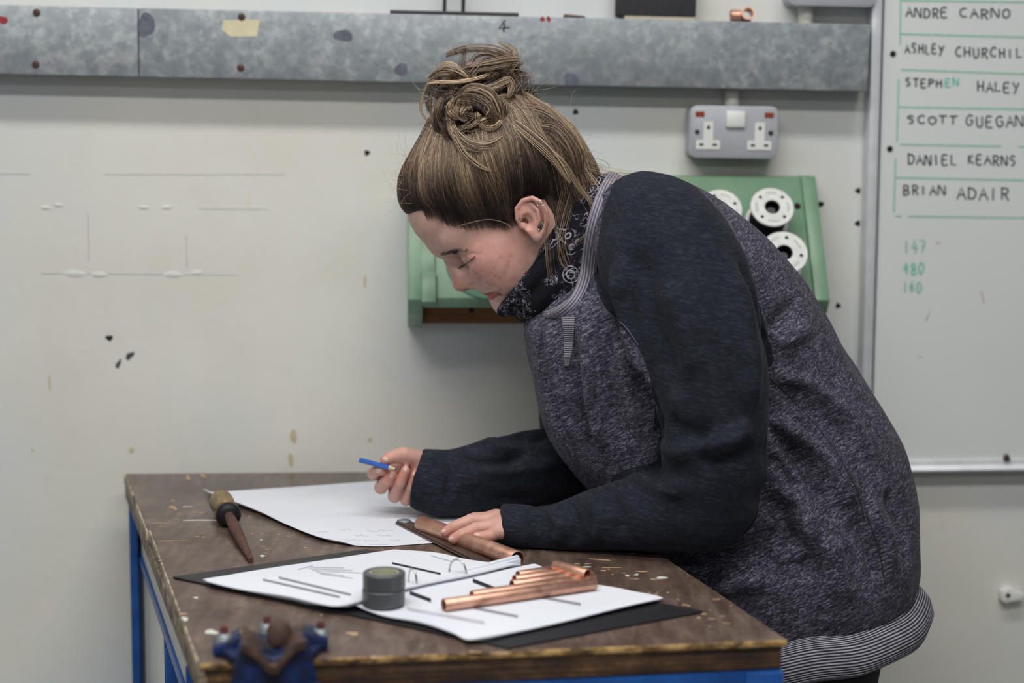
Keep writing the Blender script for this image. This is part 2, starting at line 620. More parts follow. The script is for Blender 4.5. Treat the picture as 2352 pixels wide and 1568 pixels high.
def socket_outlet(px0, px1, py0, py1, label, depth=0.048, tilt=0.008, cable=None):
    cx, cy = (px0 + px1) / 2, (py0 + py1) / 2
    F = wframe(cx, cy, depth, 0) @ Matrix.Rotation(tilt, 4, 'Y')
    w = wl(px1, cy, depth)[0] - wl(px0, cy, depth)[0]
    h = wl(cx, py0, depth)[1] - wl(cx, py1, depth)[1]
    r = empty('socket_outlet', F.translation + WN * -depth, label, 'socket', 'metal-clad double sockets')
    def rr(w_, h_, rad, k=5):
        o = []
        for (sx, sz, a0) in ((1, 1, 0), (-1, 1, 90), (-1, -1, 180), (1, -1, 270)):
            for i in range(k + 1):
                a = math.radians(a0 + 90 * i / k)
                o.append((sx * (w_ / 2 - rad) + rad * math.cos(a), sz * (h_ / 2 - rad) + rad * math.sin(a)))
        return o
    MB(F).prism(rr(w - .001, h - .001, .012), 'y', .0075, depth - .0005).build('back_box', M_GREYPLATE, r, 40)
    plate = MB(F).prism(rr(w, h, .013), 'y', .0, .0075, .0018).build('faceplate', M_GREYPLATE, r, 40)
    MB(F).box(-.0155 + .0015, .0155 + .0015, -.0055, .001, h * .09, h * .40, .002).build('rocker_switch', M_WHITEPL, r, 40)
    for s in (-1, 1):
        cx_ = s * w * .29
        poly = [(cx_ - .008, h * .19), (cx_ + .008, h * .19), (cx_ + .008, -h * .16), (cx_ + .0195, -h * .16), (cx_ + .0195, -h * .33),
                (cx_ - .0195, -h * .33), (cx_ - .0195, -h * .16), (cx_ - .008, -h * .16)]
        ins = MB(F).prism(poly, 'y', -.0012, .001).build('pin_insert', M_WHITEPL, r)
        MB(F).box(cx_ - .0024, cx_ + .0024, -.0016, -.001, h * .05, h * .115).build('earth_slot', M_SLOT, ins)
        for q in (-1, 1):
            MB(F).box(cx_ + q * .011 - .0035, cx_ + q * .011 + .0035, -.0016, -.001, -h * .265, -h * .222).build('pin_slot', M_SLOT, ins)
        MB(F).box(s * w * .39 - .0075, s * w * .39 + .0075, -.0012, .001, h * .285, h * .385, .0005).build('neon_indicator', M_NEON, r)
        G = F @ Matrix.Translation((s * w * .415, -.0002, h * -.005)) @ Matrix.Rotation(math.pi / 2, 4, 'X')
        MB(G).lathe([(.0002, .0012), (.0036, .0012), (.0042, 0)], 14).build('plate_screw', M_DARKSTEEL, r, 40)
    if cable:
        (ax, a0, a1) = cable
        u = wl(ax, (a0 + a1) / 2, .02)[0]
        z0, z1 = wl(ax, a1, .02)[1], wl(ax, a0, .02)[1]
        MB(MW).tube([(u, -.016, z0), (u, -.016, z1)], .0125, 16).build('conduit', M_CONDUIT, r, 50)
    return r


socket_outlet(1584, 1788, 243, 364, 'grey double socket with white rocker switch on the wall below the trunking', cable=(1682, 206, 245))
socket_outlet(1812, 2016, -108, 15, 'grey socket box above the trunking, cut by the top of the picture', cable=(1852, 13, 54))

# ------------------------------------------------------------------ green rack with reels of wire
n = NT('green_gloss_paint')
v = n.coord()
cl = n.noise(v, 14, 5, 0.6)
c = n.ramp(cl, [(0.3, lin(106, 141, 114)), (0.7, lin(124, 158, 131))])
gr = n.noise(v, 7, 3)
c = n.mix(n.ramp(gr, [(0.58, (0, 0, 0)), (0.7, (.5, .5, .5))]), c, lin(132, 152, 112))
n.set(color=c, rough=0.38)
n.bump(n.noise(n.coord(scale=(1, 1, 6)), 60, 3), 0.12, 0.001)
M_GREEN = n.m
n = NT('dark_green_paint')
n.set(color=n.ramp(n.noise(n.coord(), 20, 3), [(0.3, lin(66, 118, 92)), (0.7, lin(78, 132, 104))]), rough=0.5)
M_DGREEN = n.m
n = NT('bare_pine')
v = n.coord(scale=(1, 1, 12))
n.set(color=n.ramp(n.noise(v, 14, 5, 0.6, 0.6), [(0.3, lin(118, 78, 44)), (0.7, lin(158, 110, 66))]), rough=0.6)
M_PINE = n.m

DB = 0.150                                    # how far the rack's bottom stands out
u0, zb = wl(936, 690, DB)
u1 = wl(1904, 690, DB)[0]
zt = wl(1850, 404, .03)[1]
zlow = wl(948, 756, .05)[1]
RK = MW
rack = empty('reel_rack', MW @ Vector(((u0 + u1) / 2, -.05, zt)), 'green painted wooden rack sloping off the wall behind her, holding wire reels', 'rack')
tk = .024
cheek = [(-.002, zt), (-.034, zt), (-DB - .008, zb + .002), (-DB + .010, zb - .022), (-.032, zlow), (-.002, zlow)]
for (a, b) in ((u0, u0 + tk), (u1 - tk, u1)):
    MB(RK).prism(cheek, 'x', a, b, .0025).build('cheek', M_GREEN, rack, 40)
board = [(-.004, zt - .001), (-.026, zt - .001), (-DB, zb + .004), (-DB + .006, zb - .012), (-DB + .022, zb - .012), (-.006, zt - .02)]
MB(RK).prism(board, 'x', u0 + tk, u1 - tk, .0015).build('sloping_board', M_GREEN, rack, 40)
bat = MB(RK).box(u0 + tk, u1 - tk, -.022, -.002, zlow + .006, zlow + .055).build('back_batten', M_PINE, rack)
sl = math.atan2(DB - .026, zt - zb)           # slope of the board from the vertical
BN = Vector((0, -math.cos(sl), math.sin(sl)))  # its outward normal in wall-local axes


def on_board(px, py, lift=0.0):
    """wall-local point of the board's face seen there"""
    d = (MW.inverted().to_3x3() @ ray(px, py))
    o = MW.inverted() @ CAM_POS
    p0 = Vector((0, -DB, zb + .004)) + BN * lift
    return o + d * ((p0 - o).dot(BN) / d.dot(BN))


def board_frame(px, py, lift=0.0):
    p = on_board(px, py, lift)
    zax = BN
    xax = Vector((1, 0, 0))
    yax = zax.cross(xax)
    R = Matrix((xax, yax, zax)).transposed().to_4x4()
    return MW @ Matrix.Translation(p) @ R


def bolt_hole(px, py):
    MB(board_frame(px, py, .0006)).lathe([(.0002, .0), (.004, .0003), (.0055, -.0008)], 12).build('bolt_hole', M_HOLE, rack)


bolt_hole(1832, 472)
for (px, py, w) in ((1083, 712, .004),):
    drill_hole(rack, px, py, w, 0.0228, 'batten_hole')
# small stop block and round pad inside the rack's end
MB(board_frame(986, 660, 0)).box(-.012, .010, -.030, .024, -.002, .010, .001).build('stop_block', M_GREEN, rack, 40)
MB(board_frame(985, 590, 0)).box(-.013, .009, -.034, .030, -.002, .006, .001).build('stop_block', M_GREEN, rack, 40)
MB(board_frame(1122, 600, 0)).lathe([(.0005, .0016), (.066, .0016), (.0685, .0)], 48).build('round_pad', M_DGREEN, rack, 30)

n = NT('reel_flange_card')
v = n.coord()
n.set(color=n.ramp(n.noise(v, 60, 4), [(0.3, lin(206, 206, 202)), (0.7, lin(226, 226, 222))]), rough=0.5)
M_FLANGE = n.m
M_WIRE = plain('black_wire_winding', lin(44, 40, 46), 0.4, 0.2, 0.2, 300)
M_PRINT = plain('grey_print', lin(176, 178, 172), 0.6)


def reel(px, py, rpx, label, wind, seed):
    H = .055
    F = board_frame(px, py, H)                # front flange centre
    R = rpx / 1404.0 * 1.0
    top = empty('wire_reel', (F @ Vector((0, 0, -H))), label, 'wire reel', 'reels of wire on the green rack')
    holes = [(math.radians(45 + seed * 33 + 90 * k)) for k in range(4)]
    core = R * .36
    MB(F).lathe([(core, 0), (R - .0008, 0), (R, -.0008), (R, -.0035), (core, -.0035)], 56, close=True).build('front_flange', M_FLANGE, top, 40)
    MB(F).lathe([(core, -H + .002), (R, -H + .002), (R, -H + .0045), (core, -H + .0045)], 48, close=True).build('back_flange', M_FLANGE, top, 40)
    pr = [(core + .001, -.0035)]
    k = 14
    for i in range(k):
        pr += [(wind * R - .0009, -.0036 - (H - .009) * (i + .1) / k), (wind * R, -.0036 - (H - .009) * (i + .5) / k)]
    pr += [(wind * R - .0009, -H + .0055), (core + .001, -H + .0055)]
    MB(F).lathe(pr, 48).build('winding', M_WIRE, top, 30)
    MB(F).lathe([(core, -.0006), (core - .0012, -.0006), (core - .0012, -H + .003), (core, -H + .003)], 32, close=True).build('core_tube', M_WIRE, top, 40)
    for a in holes:
        G = F @ Matrix.Translation((R * .72 * math.cos(a), R * .72 * math.sin(a), .0002))
        MB(G).lathe([(.0002, .0002), (R * .065, .0002), (R * .09, -.0004)], 12).build('flange_hole', M_HOLE, top)
    # faint embossed lettering round the flange
    m = MB(F)
    for q in range(4):
        a0 = holes[q] + math.pi / 4
        for k in range(-3, 4):
            a = a0 + k * .10
            ra, rb = R * .66, R * .78
            for (s, t) in ((0, 1), (.35, .35)):
                p = [Vector((r_ * math.cos(a + da), r_ * math.sin(a + da), .0003)) for (r_, da) in ((ra, -.012), (rb, -.012), (rb, .012), (ra, .012))]
                if s: p = [Vector((r_ * math.cos(a + da), r_ * math.sin(a + da), .0003)) for (r_, da) in ((rb - .002, -.03), (rb, -.03), (rb, .03), (rb - .002, .03))]
                m.add(p, [(0, 1, 2, 3)])
    tag(m.build('embossed_print', M_PRINT, top), kind='stuff')
    # the wooden peg it turns on
    MB(F).lathe([(.0002, -.012), (core * .55, -.012), (core * .6, -.014), (core * .6, -H + .0015)], 20).build('hub_peg', M_WIRE, top, 40)
    return top


reel(1774, 475, 49, 'whole white-flanged wire reel, upper right one on the green rack', .84, 0)
reel(1802, 579, 52, 'white-flanged wire reel half hidden by her back, lower one on the rack', .80, 1)
reel(1656, 478, 48, 'white-flanged wire reel just showing over her shoulder, left one on the rack', .82, 2)

# ------------------------------------------------------------------ whiteboard with handwriting
M_BOARD = plain('whiteboard_enamel', lin(221, 225, 223), 0.28, 0, 0.015, 5)
n = NT('brushed_aluminium')
n.set(color=n.ramp(n.noise(n.coord(), 30, 4), [(0.3, lin(204, 207, 211)), (0.7, lin(220, 223, 226))]), rough=0.4, metal=0.15)
M_ALU = n.m
M_GASKET = plain('dark_grey_gasket', lin(92, 96, 102), 0.6)
M_GINK = plain('green_marker_ink', lin(140, 198, 172), 0.5, 0, 0.2, 300)
M_GINK2 = plain('teal_marker_ink', lin(112, 200, 176), 0.5, 0, 0.2, 300)
M_KINK = plain('black_marker', lin(58, 60, 62), 0.5, 0, 0.35, 400)
M_PINK = plain('faded_red_marker', lin(214, 170, 172), 0.6)
BD = .034
ub, zb_ = wl(1975, 1086, BD)
ut, zt_ = wl(2004, 0, BD)
btilt = math.atan2(ut - ub, zt_ - zb_)
BF = MW @ Matrix.Translation((ub, -BD, zb_)) @ Matrix.Rotation(btilt, 4, 'Y')
wb = empty('whiteboard', BF.translation, 'large aluminium-framed whiteboard with a handwritten list of names in rows', 'whiteboard')


def bp(px, py):
    u, z = wl(px, py, BD - .004)
    q = BF.inverted() @ (MW @ Vector((u, -(BD - .004), z)))
    return (q.x, q.z)


BWd, BHt = 1.25, 1.02
MB(BF).box(.016, BWd - .016, .004, BD - .001, .020, BHt - .016).build('writing_surface', M_BOARD, wb)
MB(BF).box(0, .0165, -.001, BD - .001, 0, BHt, .002).build('frame_rail', M_ALU, wb, 40)
MB(BF).box(BWd - .0165, BWd, -.001, BD - .001, 0, BHt, .002).build('frame_rail', M_ALU, wb, 40)
MB(BF).box(.0165, BWd - .0165, -.001, BD - .001, BHt - .0165, BHt, .002).build('frame_rail', M_ALU, wb, 40)
MB(BF).prism([(-.006, .004), (-.004, .0005), (BD - .001, 0), (BD - .001, .0205), (.0, .0205), (-.0005, .0115)], 'x', .0165, BWd - .0165, .0008).build('frame_rail', M_ALU, wb, 40)
MB(BF).box(.0165, .0200, .001, .005, .0205, BHt - .0165).build('gasket', M_GASKET, wb)
x, z = bp(2309, 1046)
MB(BF).prism([(x - .005, .019), (x + .006, .019), (x + .004, .027), (x + .001, .030), (x - .003, .026)], 'y', -.006, .004, .0008).build('corner_clip', M_SCREW, wb)
for (px, py) in ((2051, 124), (2044, 342)):
    x, z = bp(px, py)
    G = BF @ Matrix.Translation((x, .0038, z)) @ Matrix.Rotation(math.pi / 2, 4, 'X')
    MB(G).lathe([(.0002, .0022), (.0036, .0018), (.0052, .0)], 16).build('fixing_screw', M_HOLE, wb, 40)

GL = {
    'A': [[(0, 0), (.45, 1), (.95, 0)], [(.2, .4), (.8, .42)]],
    'N': [[(0, 0), (.05, 1), (.8, 0), (.85, 1)]],
    'D': [[(.1, 0), (.1, 1)], [(0, 1), (.6, .85), (.85, .5), (.6, .1), (0, 0)]],
    'R': [[(.1, 0), (.1, 1)], [(0, 1), (.6, .95), (.75, .75), (.55, .52), (.12, .48)], [(.35, .5), (.85, -.05)]],
    'E': [[(.75, 1), (.08, .95), (.08, .02), (.8, 0)], [(.1, .5), (.65, .52)]],
    'C': [[(.8, .85), (.5, 1), (.12, .7), (.1, .3), (.4, .02), (.8, .12)]],
    'O': [[(.45, 1), (.1, .7), (.1, .25), (.45, 0), (.85, .3), (.85, .75), (.45, 1)]],
    'S': [[(.75, .9), (.35, 1), (.15, .75), (.6, .45), (.65, .15), (.2, 0)]],
    'H': [[(.1, 0), (.1, 1)], [(.8, 0), (.8, 1)], [(.1, .5), (.8, .52)]],
    'L': [[(.1, 1), (.1, .02), (.75, .05)]],
    'Y': [[(.05, 1), (.4, .5)], [(.85, 1), (.15, -.1)]],
    'U': [[(.1, 1), (.12, .25), (.4, 0), (.75, .2), (.8, 1)]],
    'I': [[(.35, 1), (.35, 0)]],
    'T': [[(0, 1), (.9, 1.02)], [(.45, 1), (.42, 0)]],
    'P': [[(.1, 0), (.1, 1)], [(0, 1), (.7, .95), (.75, .65), (.1, .48)]],
    'G': [[(.8, .85), (.5, 1), (.12, .7), (.1, .3), (.4, .02), (.8, .15), (.8, .48), (.5, .48)]],
    'K': [[(.1, 0), (.1, 1)], [(.75, 1), (.12, .5), (.8, 0)]],
    'B': [[(.1, 0), (.1, 1)], [(0, 1), (.65, .95), (.6, .6), (.12, .5), (.75, .4), (.7, .05), (0, 0)]],
    '1': [[(.4, 1), (.4, 0)]],
    '4': [[(.5, 1), (.1, .4), (.85, .42)], [(.65, .75), (.6, 0)]],
    '7': [[(.1, 1), (.8, .98), (.4, 0)], [(.3, .5), (.75, .5)]],
    '8': [[(.5, .52), (.15, .75), (.45, 1), (.75, .78), (.5, .52), (.12, .25), (.45, 0), (.82, .25), (.5, .52)]],
    '0': [[(.45, 1), (.12, .7), (.12, .25), (.45, 0), (.8, .3), (.8, .75), (.45, 1)]],
    '6': [[(.7, 1), (.2, .6), (.12, .2), (.45, 0), (.75, .25), (.5, .48), (.15, .3)]],
}


def handwriting(text, px0, px1, py0, py1, mat, name='handwriting', w=.0026, slant=0.0):
    rnd = random.Random(text + str(px0))
    m = MB(BF)
    n_ = len(text)
    for i, chh in enumerate(text):
        if chh == ' ': continue
        a = px0 + (px1 - px0) * i / n_
        b = px0 + (px1 - px0) * (i + .82) / n_
        dy = rnd.uniform(-2, 2) + slant * i
        for st in GL[chh]:
            pts = [(a + (b - a) * (x_ + rnd.uniform(-.05, .05)), py1 + dy - (py1 - py0) * (y_ + rnd.uniform(-.05, .05))) for x_, y_ in st]
            if len(pts) > 3:
                pts = [tuple(q) for q in catmull(pts, len(pts) * 4)]
            ribbon(m, [bp(*q) for q in pts], w, .0034)
    return m.build(name, mat, wb)


for args in (('ANDRE', 2081, 2182, 17, 39), ('CARNO', 2204, 2326, 20, 41), ('ASHLEY', 2078, 2172, 101, 122), ('CHURCHILL', 2194, 2374, 108, 130),
             ('STEPH', 2079, 2168, 181, 199), ('HALEY', 2244, 2346, 187, 210), ('SCOTT', 2083, 2205, 265, 283), ('GUEGAN', 2218, 2356, 265, 290),
             ('DANIEL', 2085, 2203, 355, 378), ('KEARNS', 2223, 2338, 355, 377), ('BRIAN', 2074, 2176, 425, 447), ('ADAIR', 2198, 2325, 430, 457)):
    handwriting(*args, M_KINK, slant=0.5)
handwriting('EN', 2171, 2206, 181, 199, M_GINK2)
handwriting('147', 2076, 2130, 552, 580, M_GINK)
handwriting('480', 2074, 2126, 604, 630, M_GINK2)
handwriting('160', 2074, 2120, 646, 670, M_GINK)
gm = MB(BF)
for (p, q) in (((2068, 1), (2400, 6)), ((2067, 78), (2400, 87)), ((2069, 160), (2400, 172)), ((2063, 246), (2400, 252)), ((2066, 332), (2300, 336)), ((2338, 337), (2400, 338)),
               ((2057, 408), (2400, 415)), ((2056, 496), (2070, 497)), ((2085, 497), (2400, 501)), ((2069, -30), (2067, 104)), ((2064, 182), (2060, 326)), ((2057, 362), (2053, 488))):
    ribbon(gm, [bp(*p), bp(*q)], .0026, .0036)
gm.build('ruled_lines', M_GINK, wb)
for st in (((2253, 668), (2257, 682), (2260, 697)), ((2136, 716), (2126, 736)), ((2109, 816), (2116, 820)), ((2150, 556), (2160, 559))):
    pm = MB(BF)
    ribbon(pm, [bp(*q) for q in st], .0024, .0036)
    pm.build('faded_mark', M_PINK, wb)

# ------------------------------------------------------------------ white clip on the wall, lower right
F = wframe(2308, 1360, 0.0)
clip = empty('wall_clip', F.translation, 'small white plastic clip screwed to the wall below the whiteboard', 'clip')
MB(F).prism([(-.012, -.010), (-.004, -.014), (.010, -.011), (.026, -.009), (.028, .004), (.016, .006), (.008, .013), (-.004, .014), (-.012, .006)], 'y', -.020, -.0005, .002).build('clip_body', M_WHITEPL, clip, 40)
G = F @ Matrix.Translation((-.001, -.0201, 0)) @ Matrix.Rotation(math.pi / 2, 4, 'X')
MB(G).lathe([(.0002, .0003), (.0035, .0003), (.005, -.0004)], 12).build('screw_hole', M_HOLE, clip)

# ================================================================== WORKBENCH
TZ = 0.88
BL, FL, FR = T(288, 1087), T(458, 1521), T(1806, 1467)
BR = T(1232, 1080)
# keep the back edge clear of the wall
for q in (BL, BR):
    pass
TH = 0.036
n = NT('worn_bench_top')
v = n.coord()
g = n.noise(n.coord(scale=(6, 1.2, 1), rot=(0, 0, 0.35)), 9, 6, 0.65, 0.4)
c = n.ramp(g, [(0.25, lin(64, 49, 43)), (0.5, lin(94, 78, 70)), (0.8, lin(130, 114, 103))])
blot = n.noise(v, 5.0, 4, 0.6)
c = n.mix(n.ramp(blot, [(0.45, (0, 0, 0)), (0.68, (0.7, 0.7, 0.7))]), c, lin(74, 58, 51))
sc2 = n.noise(n.coord(scale=(1, 26, 1), turn=(0, 0, -0.12)), 30, 3, 0.7)
c = n.mix(n.ramp(sc2, [(0.60, (0, 0, 0)), (0.70, (.45, .45, .45))]), c, lin(150, 132, 116))
smu = n.noise(v, 17, 5, 0.65)
c = n.mix(n.ramp(smu, [(0.54, (0, 0, 0)), (0.70, (.65, .65, .65))]), c, lin(58, 44, 40))
scr = n.noise(n.coord(scale=(1, 14, 1), rot=(0, 0, 0.25)), 22, 3, 0.7)
c = n.mix(n.ramp(scr, [(0.69, (0, 0, 0)), (0.74, (.6, .6, .6))]), c, lin(168, 140, 108))
sp = n.noise(v, 75, 2, 0.5)
c = n.mix(n.ramp(sp, [(0.735, (0, 0, 0)), (0.76, (.9, .9, .9))]), c, lin(196, 172, 132))
n.set(color=c, rough=n.ramp(blot, [(0.3, (.24,) * 3), (0.7, (.36,) * 3)]), spec=0.6)
n.bump(n.mix(0.5, g, n.noise(v, 160, 3)), 0.2, 0.0008)
M_TOP = n.m
n = NT('worn_edge_lipping')
v = n.coord(scale=(1, 1, 3))
w1 = n.noise(v, 32, 5, 0.7)
c = n.ramp(w1, [(0.40, lin(58, 42, 30)), (0.50, lin(128, 98, 58)), (0.62, lin(196, 162, 104))])
n.set(color=c, rough=0.6)
M_LIP = n.m
n = NT('plywood_edge')
v = n.coord(scale=(1, 1, 1))
w1 = n.noise(v, 28, 5, 0.7)
lay = n.noise(n.coord(scale=(0.5, 0.5, 40)), 9, 2)
c = n.ramp(n.mix(0.5, w1, lay), [(0.40, lin(46, 34, 26)), (0.56, lin(84, 60, 40)), (0.66, lin(136, 102, 62))])
n.set(color=c, rough=0.65)
M_PLY = n.m
n = NT('pale_worn_edge')
v = n.coord(scale=(1, 1, 1))
w1 = n.noise(v, 34, 5, 0.7)
n.set(color=n.ramp(w1, [(0.36, lin(84, 72, 60)), (0.5, lin(150, 136, 116)), (0.65, lin(186, 172, 150))]), rough=0.65)
M_PALE = n.m
n = NT('brown_worn_edge')
w1 = n.noise(n.coord(), 30, 5, 0.7)
n.set(color=n.ramp(w1, [(0.36, lin(74, 62, 52)), (0.52, lin(126, 110, 92)), (0.68, lin(160, 144, 122))]), rough=0.65)
M_BROWNEDGE = n.m
n = NT('blue_enamel')
v = n.coord()
cl = n.noise(v, 18, 5, 0.65)
c = n.ramp(cl, [(0.3, lin(18, 62, 128)), (0.7, lin(30, 88, 160))])
c = n.mix(n.ramp(n.noise(n.coord(scale=(1, 1, .25)), 45, 4, .7), [(0.64, (0, 0, 0)), (0.7, (.6, .6, .6))]), c, lin(86, 132, 186))
n.set(color=c, rough=0.35)
M_BLUE = n.m
n = NT('white_paint_over_blue')
v = n.coord()
cl = n.noise(n.coord(scale=(1, 1, .35)), 16, 5, 0.7)
c = n.ramp(cl, [(0.3, lin(202, 204, 202)), (0.62, lin(212, 213, 209)), (0.72, lin(134, 168, 206))])
n.set(color=c, rough=0.45)
M_WHITE = n.m

bench = empty('workbench', (0.0, 2.2, 0.0), 'workbench with a scarred brown top on a blue and white frame', 'workbench')
xl = lambda a, b, t: a.lerp(b, t)
eL = (FL - BL).normalized()
nL = Vector((-eL.y, eL.x, 0))
nL = nL if nL.x < 0 else -nL                  # outwards on the left side
jog = BL.lerp(FL, ((T(338, 1215) - BL).length) / (FL - BL).length)
HB = 0.006
outer = [BL, jog, jog - nL * .004, FL, FR, BR]
MB().slab(outer, TZ - HB, TZ, .0022).build('top_board', M_TOP, bench, 40)
inner = [BL + Vector((.003, -.003, 0)), jog + Vector((.003, 0, 0)), FL + Vector((.004, .004, 0)), FR + Vector((-.004, .003, 0)), BR + Vector((-.004, -.003, 0))]
MB().slab(inner, TZ - TH, TZ - HB, .0015).build('plywood_core', M_PLY, bench, 40)


def strip(a, b, nrm, z0, z1, d0, d1, name, mat, bev=.0015):
    """a strip along the edge a-b, standing out from d0 to d1 along nrm"""
    MB().slab([a + nrm * d0, b + nrm * d0, b + nrm * d1, a + nrm * d1], z0, z1, bev).build(name, mat, bench, 40)


eF = (FR - FL).normalized()
nF = Vector((eF.y, -eF.x, 0))
nF = nF if nF.y < 0 else -nF
eR = (FR - BR).normalized()
nR = Vector((-eR.y, eR.x, 0))
nR = nR if nR.x > 0 else -nR
strip(FL, FR, nF, TZ - .0085, TZ - .0012, -.006, .0022, 'front_lipping', M_LIP)
strip(BR, FR, nR, TZ - .0085, TZ - .0012, -.006, .0016, 'side_lipping', M_LIP)
strip(jog - nL * .004, FL, nL, TZ - .017, TZ - .0012, -.006, .0022, 'side_lipping', M_PALE)
strip(BL, jog, nL, TZ - .017, TZ - .0012, -.006, .0022, 'side_lipping', M_PALE)
strip(BL, FL, nL, TZ - TH - .004, TZ - .0175, -.008, .0012, 'side_lipping', M_BROWNEDGE)
# scars that show the pale wood, and drops of paint
M_SCAR = plain('bare_scar', lin(176, 146, 112), 0.7, 0, 0.2, 200)
M_DROP = plain('dried_white_paint', lin(206, 206, 196), 0.5, 0, 0.05, 200)


def chips(lst, name, mat, zt=.0004):
    for (px, py, rx, ry, ang, sd) in lst:
        cpt = T(px, py)
        k = 12
        pts = []
        for i in range(k):
            a = 2 * math.pi * i / k
            w = 1 + .25 * math.sin(2 * a + sd) + .2 * math.sin(3 * a + 1.7 * sd)
            X, Y = rx * w * math.cos(a), ry * w * math.sin(a)
            pts.append((cpt.x + X * math.cos(ang) - Y * math.sin(ang), cpt.y + X * math.sin(ang) + Y * math.cos(ang)))
        MB().slab(pts, TZ - .0002, TZ + zt).build(name, mat, bench)


chips([(392, 1242, .018, .0022, .05, 1), (367, 1201, .010, .0016, .1, 2), (398, 1166, .004, .014, .35, 3), (446, 1176, .007, .0018, 0, 4), (465, 1178, .006, .003, 0, 5),
       (432, 1097, .003, .02, .3, 6), (467, 1093, .003, .018, .5, 7), (1500, 1330, .003, .003, 0, 8), (1402, 1303, .012, .002, .1, 9), (1475, 1312, .009, .002, 0.1, 4), (1380, 1285, .014, .0022, -.2, 3),
       (810, 1455, .007, .006, 0, 3), (560, 1450, .006, .003, 0, 2), (860, 1510, .006, .004, 0, 5), (420, 1410, .004, .004, 0, 1), (1150, 1500, .010, .003, 0, 7), (1090, 1497, .006, .003, 0, 8)], 'scar', M_SCAR)
rs = random.Random(21)
chips([(rs.uniform(1330, 1700), 0, 0, 0, 0, 0) for _ in range(0)] + [(x_, y_, rs.uniform(.0012, .0042), rs.uniform(.0008, .0022), rs.uniform(-.6, .6), k_) for k_, (x_, y_) in enumerate(
    [(1330 + 17 * k + rs.uniform(-8, 8), 1284 + 7.2 * k + rs.uniform(-14, 22)) for k in range(20)] + [(1560 + rs.uniform(-60, 120), 1370 + rs.uniform(-10, 70)) for k in range(12)] +
    [(rs.uniform(540, 720), rs.uniform(1170, 1262)) for k in range(14)] + [(rs.uniform(360, 480), rs.uniform(1150, 1320)) for k in range(10)])], 'scar', M_SCAR)
chips([(460, 1195, .020, .0024, .06, 2), (430, 1164, .006, .0018, 0, 1), (485, 1452, .007, .008, 0, 9), (425, 1422, .004, .007, .2, 4), (1520, 1327, .009, .004, .1, 5), (1462, 1320, .003, .003, 0, 6),
       (1441, 1322, .003, .003, 0, 4), (603, 1277, .004, .004, 0, 4), (450, 1373, .003, .003, 0, 3), (600, 1240, .002, .002, 0, 5), (1345, 1302, .006, .002, .3, 2)], 'paint_drop', M_DROP, .0008)
# front and side aprons, legs, panels
ZB = TZ - TH
ins = .022
qFL = FL - nF * ins - nL * ins
qFR = FR - nF * ins - nR * ins
qBL = BL + Vector((.040, -.03, 0))
qBR = BR + Vector((-.02, -.03, 0))


def wallstrip(a, b, t, z0, z1, name, mat, bev=.002):
    e = (b - a).normalized()
    nn = Vector((-e.y, e.x, 0)) * t / 2
    return MB().slab([a + nn, b + nn, b - nn, a - nn], z0, z1, bev).build(name, mat, bench, 40)


wallstrip(qFL, qFR, .030, ZB - .11, ZB - .0005, 'front_rail', M_BLUE)
wallstrip(qBL, qFL, .022, ZB - .085, ZB - .0005, 'side_apron', M_WHITE)
wallstrip(qBR, qFR, .030, ZB - .10, ZB - .0005, 'side_rail', M_BLUE)
wallstrip(qBL, qFL, .030, ZB - .100, ZB - .086, 'side_rail', M_BLUE)
MB().box(BL.x + .016, BL.x + .030, BL.y - .055, BL.y - .012, .0, ZB - .001, .002).build('leg', M_BLUE, bench, 40)
for q in (qFL, qFR, qBR):
    MB().box(q.x - .022, q.x + .022, q.y - .022, q.y + .022, .0, ZB - .001, .003).build('leg', M_BLUE, bench, 40)
mid = qBL.lerp(qFL, .53)
for t, wd in ((.43, .020), (.49, .026)):
    q = qBL.lerp(qFL, t)
    MB().box(q.x - wd / 2, q.x + wd / 2, q.y - .016, q.y + .016, .0, ZB - .101, .002).build('post', M_BLUE, bench, 40)
wallstrip(qBL.lerp(qFL, .04), qBL.lerp(qFL, .48), .010, .12, ZB - .101, 'side_panel', M_WHITE)
wallstrip(qBL.lerp(qFL, .60), qBL.lerp(qFL, .96), .010, .12, ZB - .101, 'side_panel', M_WHITE)
q = qBL.lerp(qFL, .80) + nL * .011
MB().box(q.x - .004, q.x + .004, q.y - .02, q.y + .02, ZB - .055, ZB - .03, .001).build('bolt_plate', M_BLUE, bench)
wallstrip(qBL, qFL, .02, .10, .13, 'bottom_rail', M_BLUE)
wallstrip(qBR, qFR, .02, .10, .13, 'bottom_rail', M_BLUE)

# ------------------------------------------------------------------ pipe vice on the front edge
n = NT('chipped_blue_vice')
v = n.coord()
c = n.ramp(n.noise(v, 40, 5, .7), [(0.38, lin(14, 18, 34)), (0.66, lin(22, 46, 100))])
n.set(color=c, rough=0.45, metal=0.1)
M_VICE = n.m
M_VDARK = plain('greasy_dark_iron', lin(38, 34, 40), 0.5, 0.5, 0.3, 60)
n = NT('rusty_brown_iron')
v = n.coord()
n.set(color=n.ramp(n.noise(v, 60, 5, .7), [(0.3, lin(48, 36, 33)), (0.7, lin(104, 80, 70))]), rough=0.6, metal=0.4)
M_RUST = n.m
M_BOLT = plain('grey_washer', lin(140, 146, 150), 0.5, 0.6)
M_RBOLT = plain('red_brown_bolt_head', lin(96, 46, 46), 0.6)
vc = T(628, 1500)
VF = Matrix.Translation(vc) @ Matrix.Rotation(math.atan2(eF.y, eF.x), 4, 'Z')
vice = empty('pipe_vice', vc, 'blue cast-iron pipe vice with a rusty V jaw on the bench front edge', 'vice')
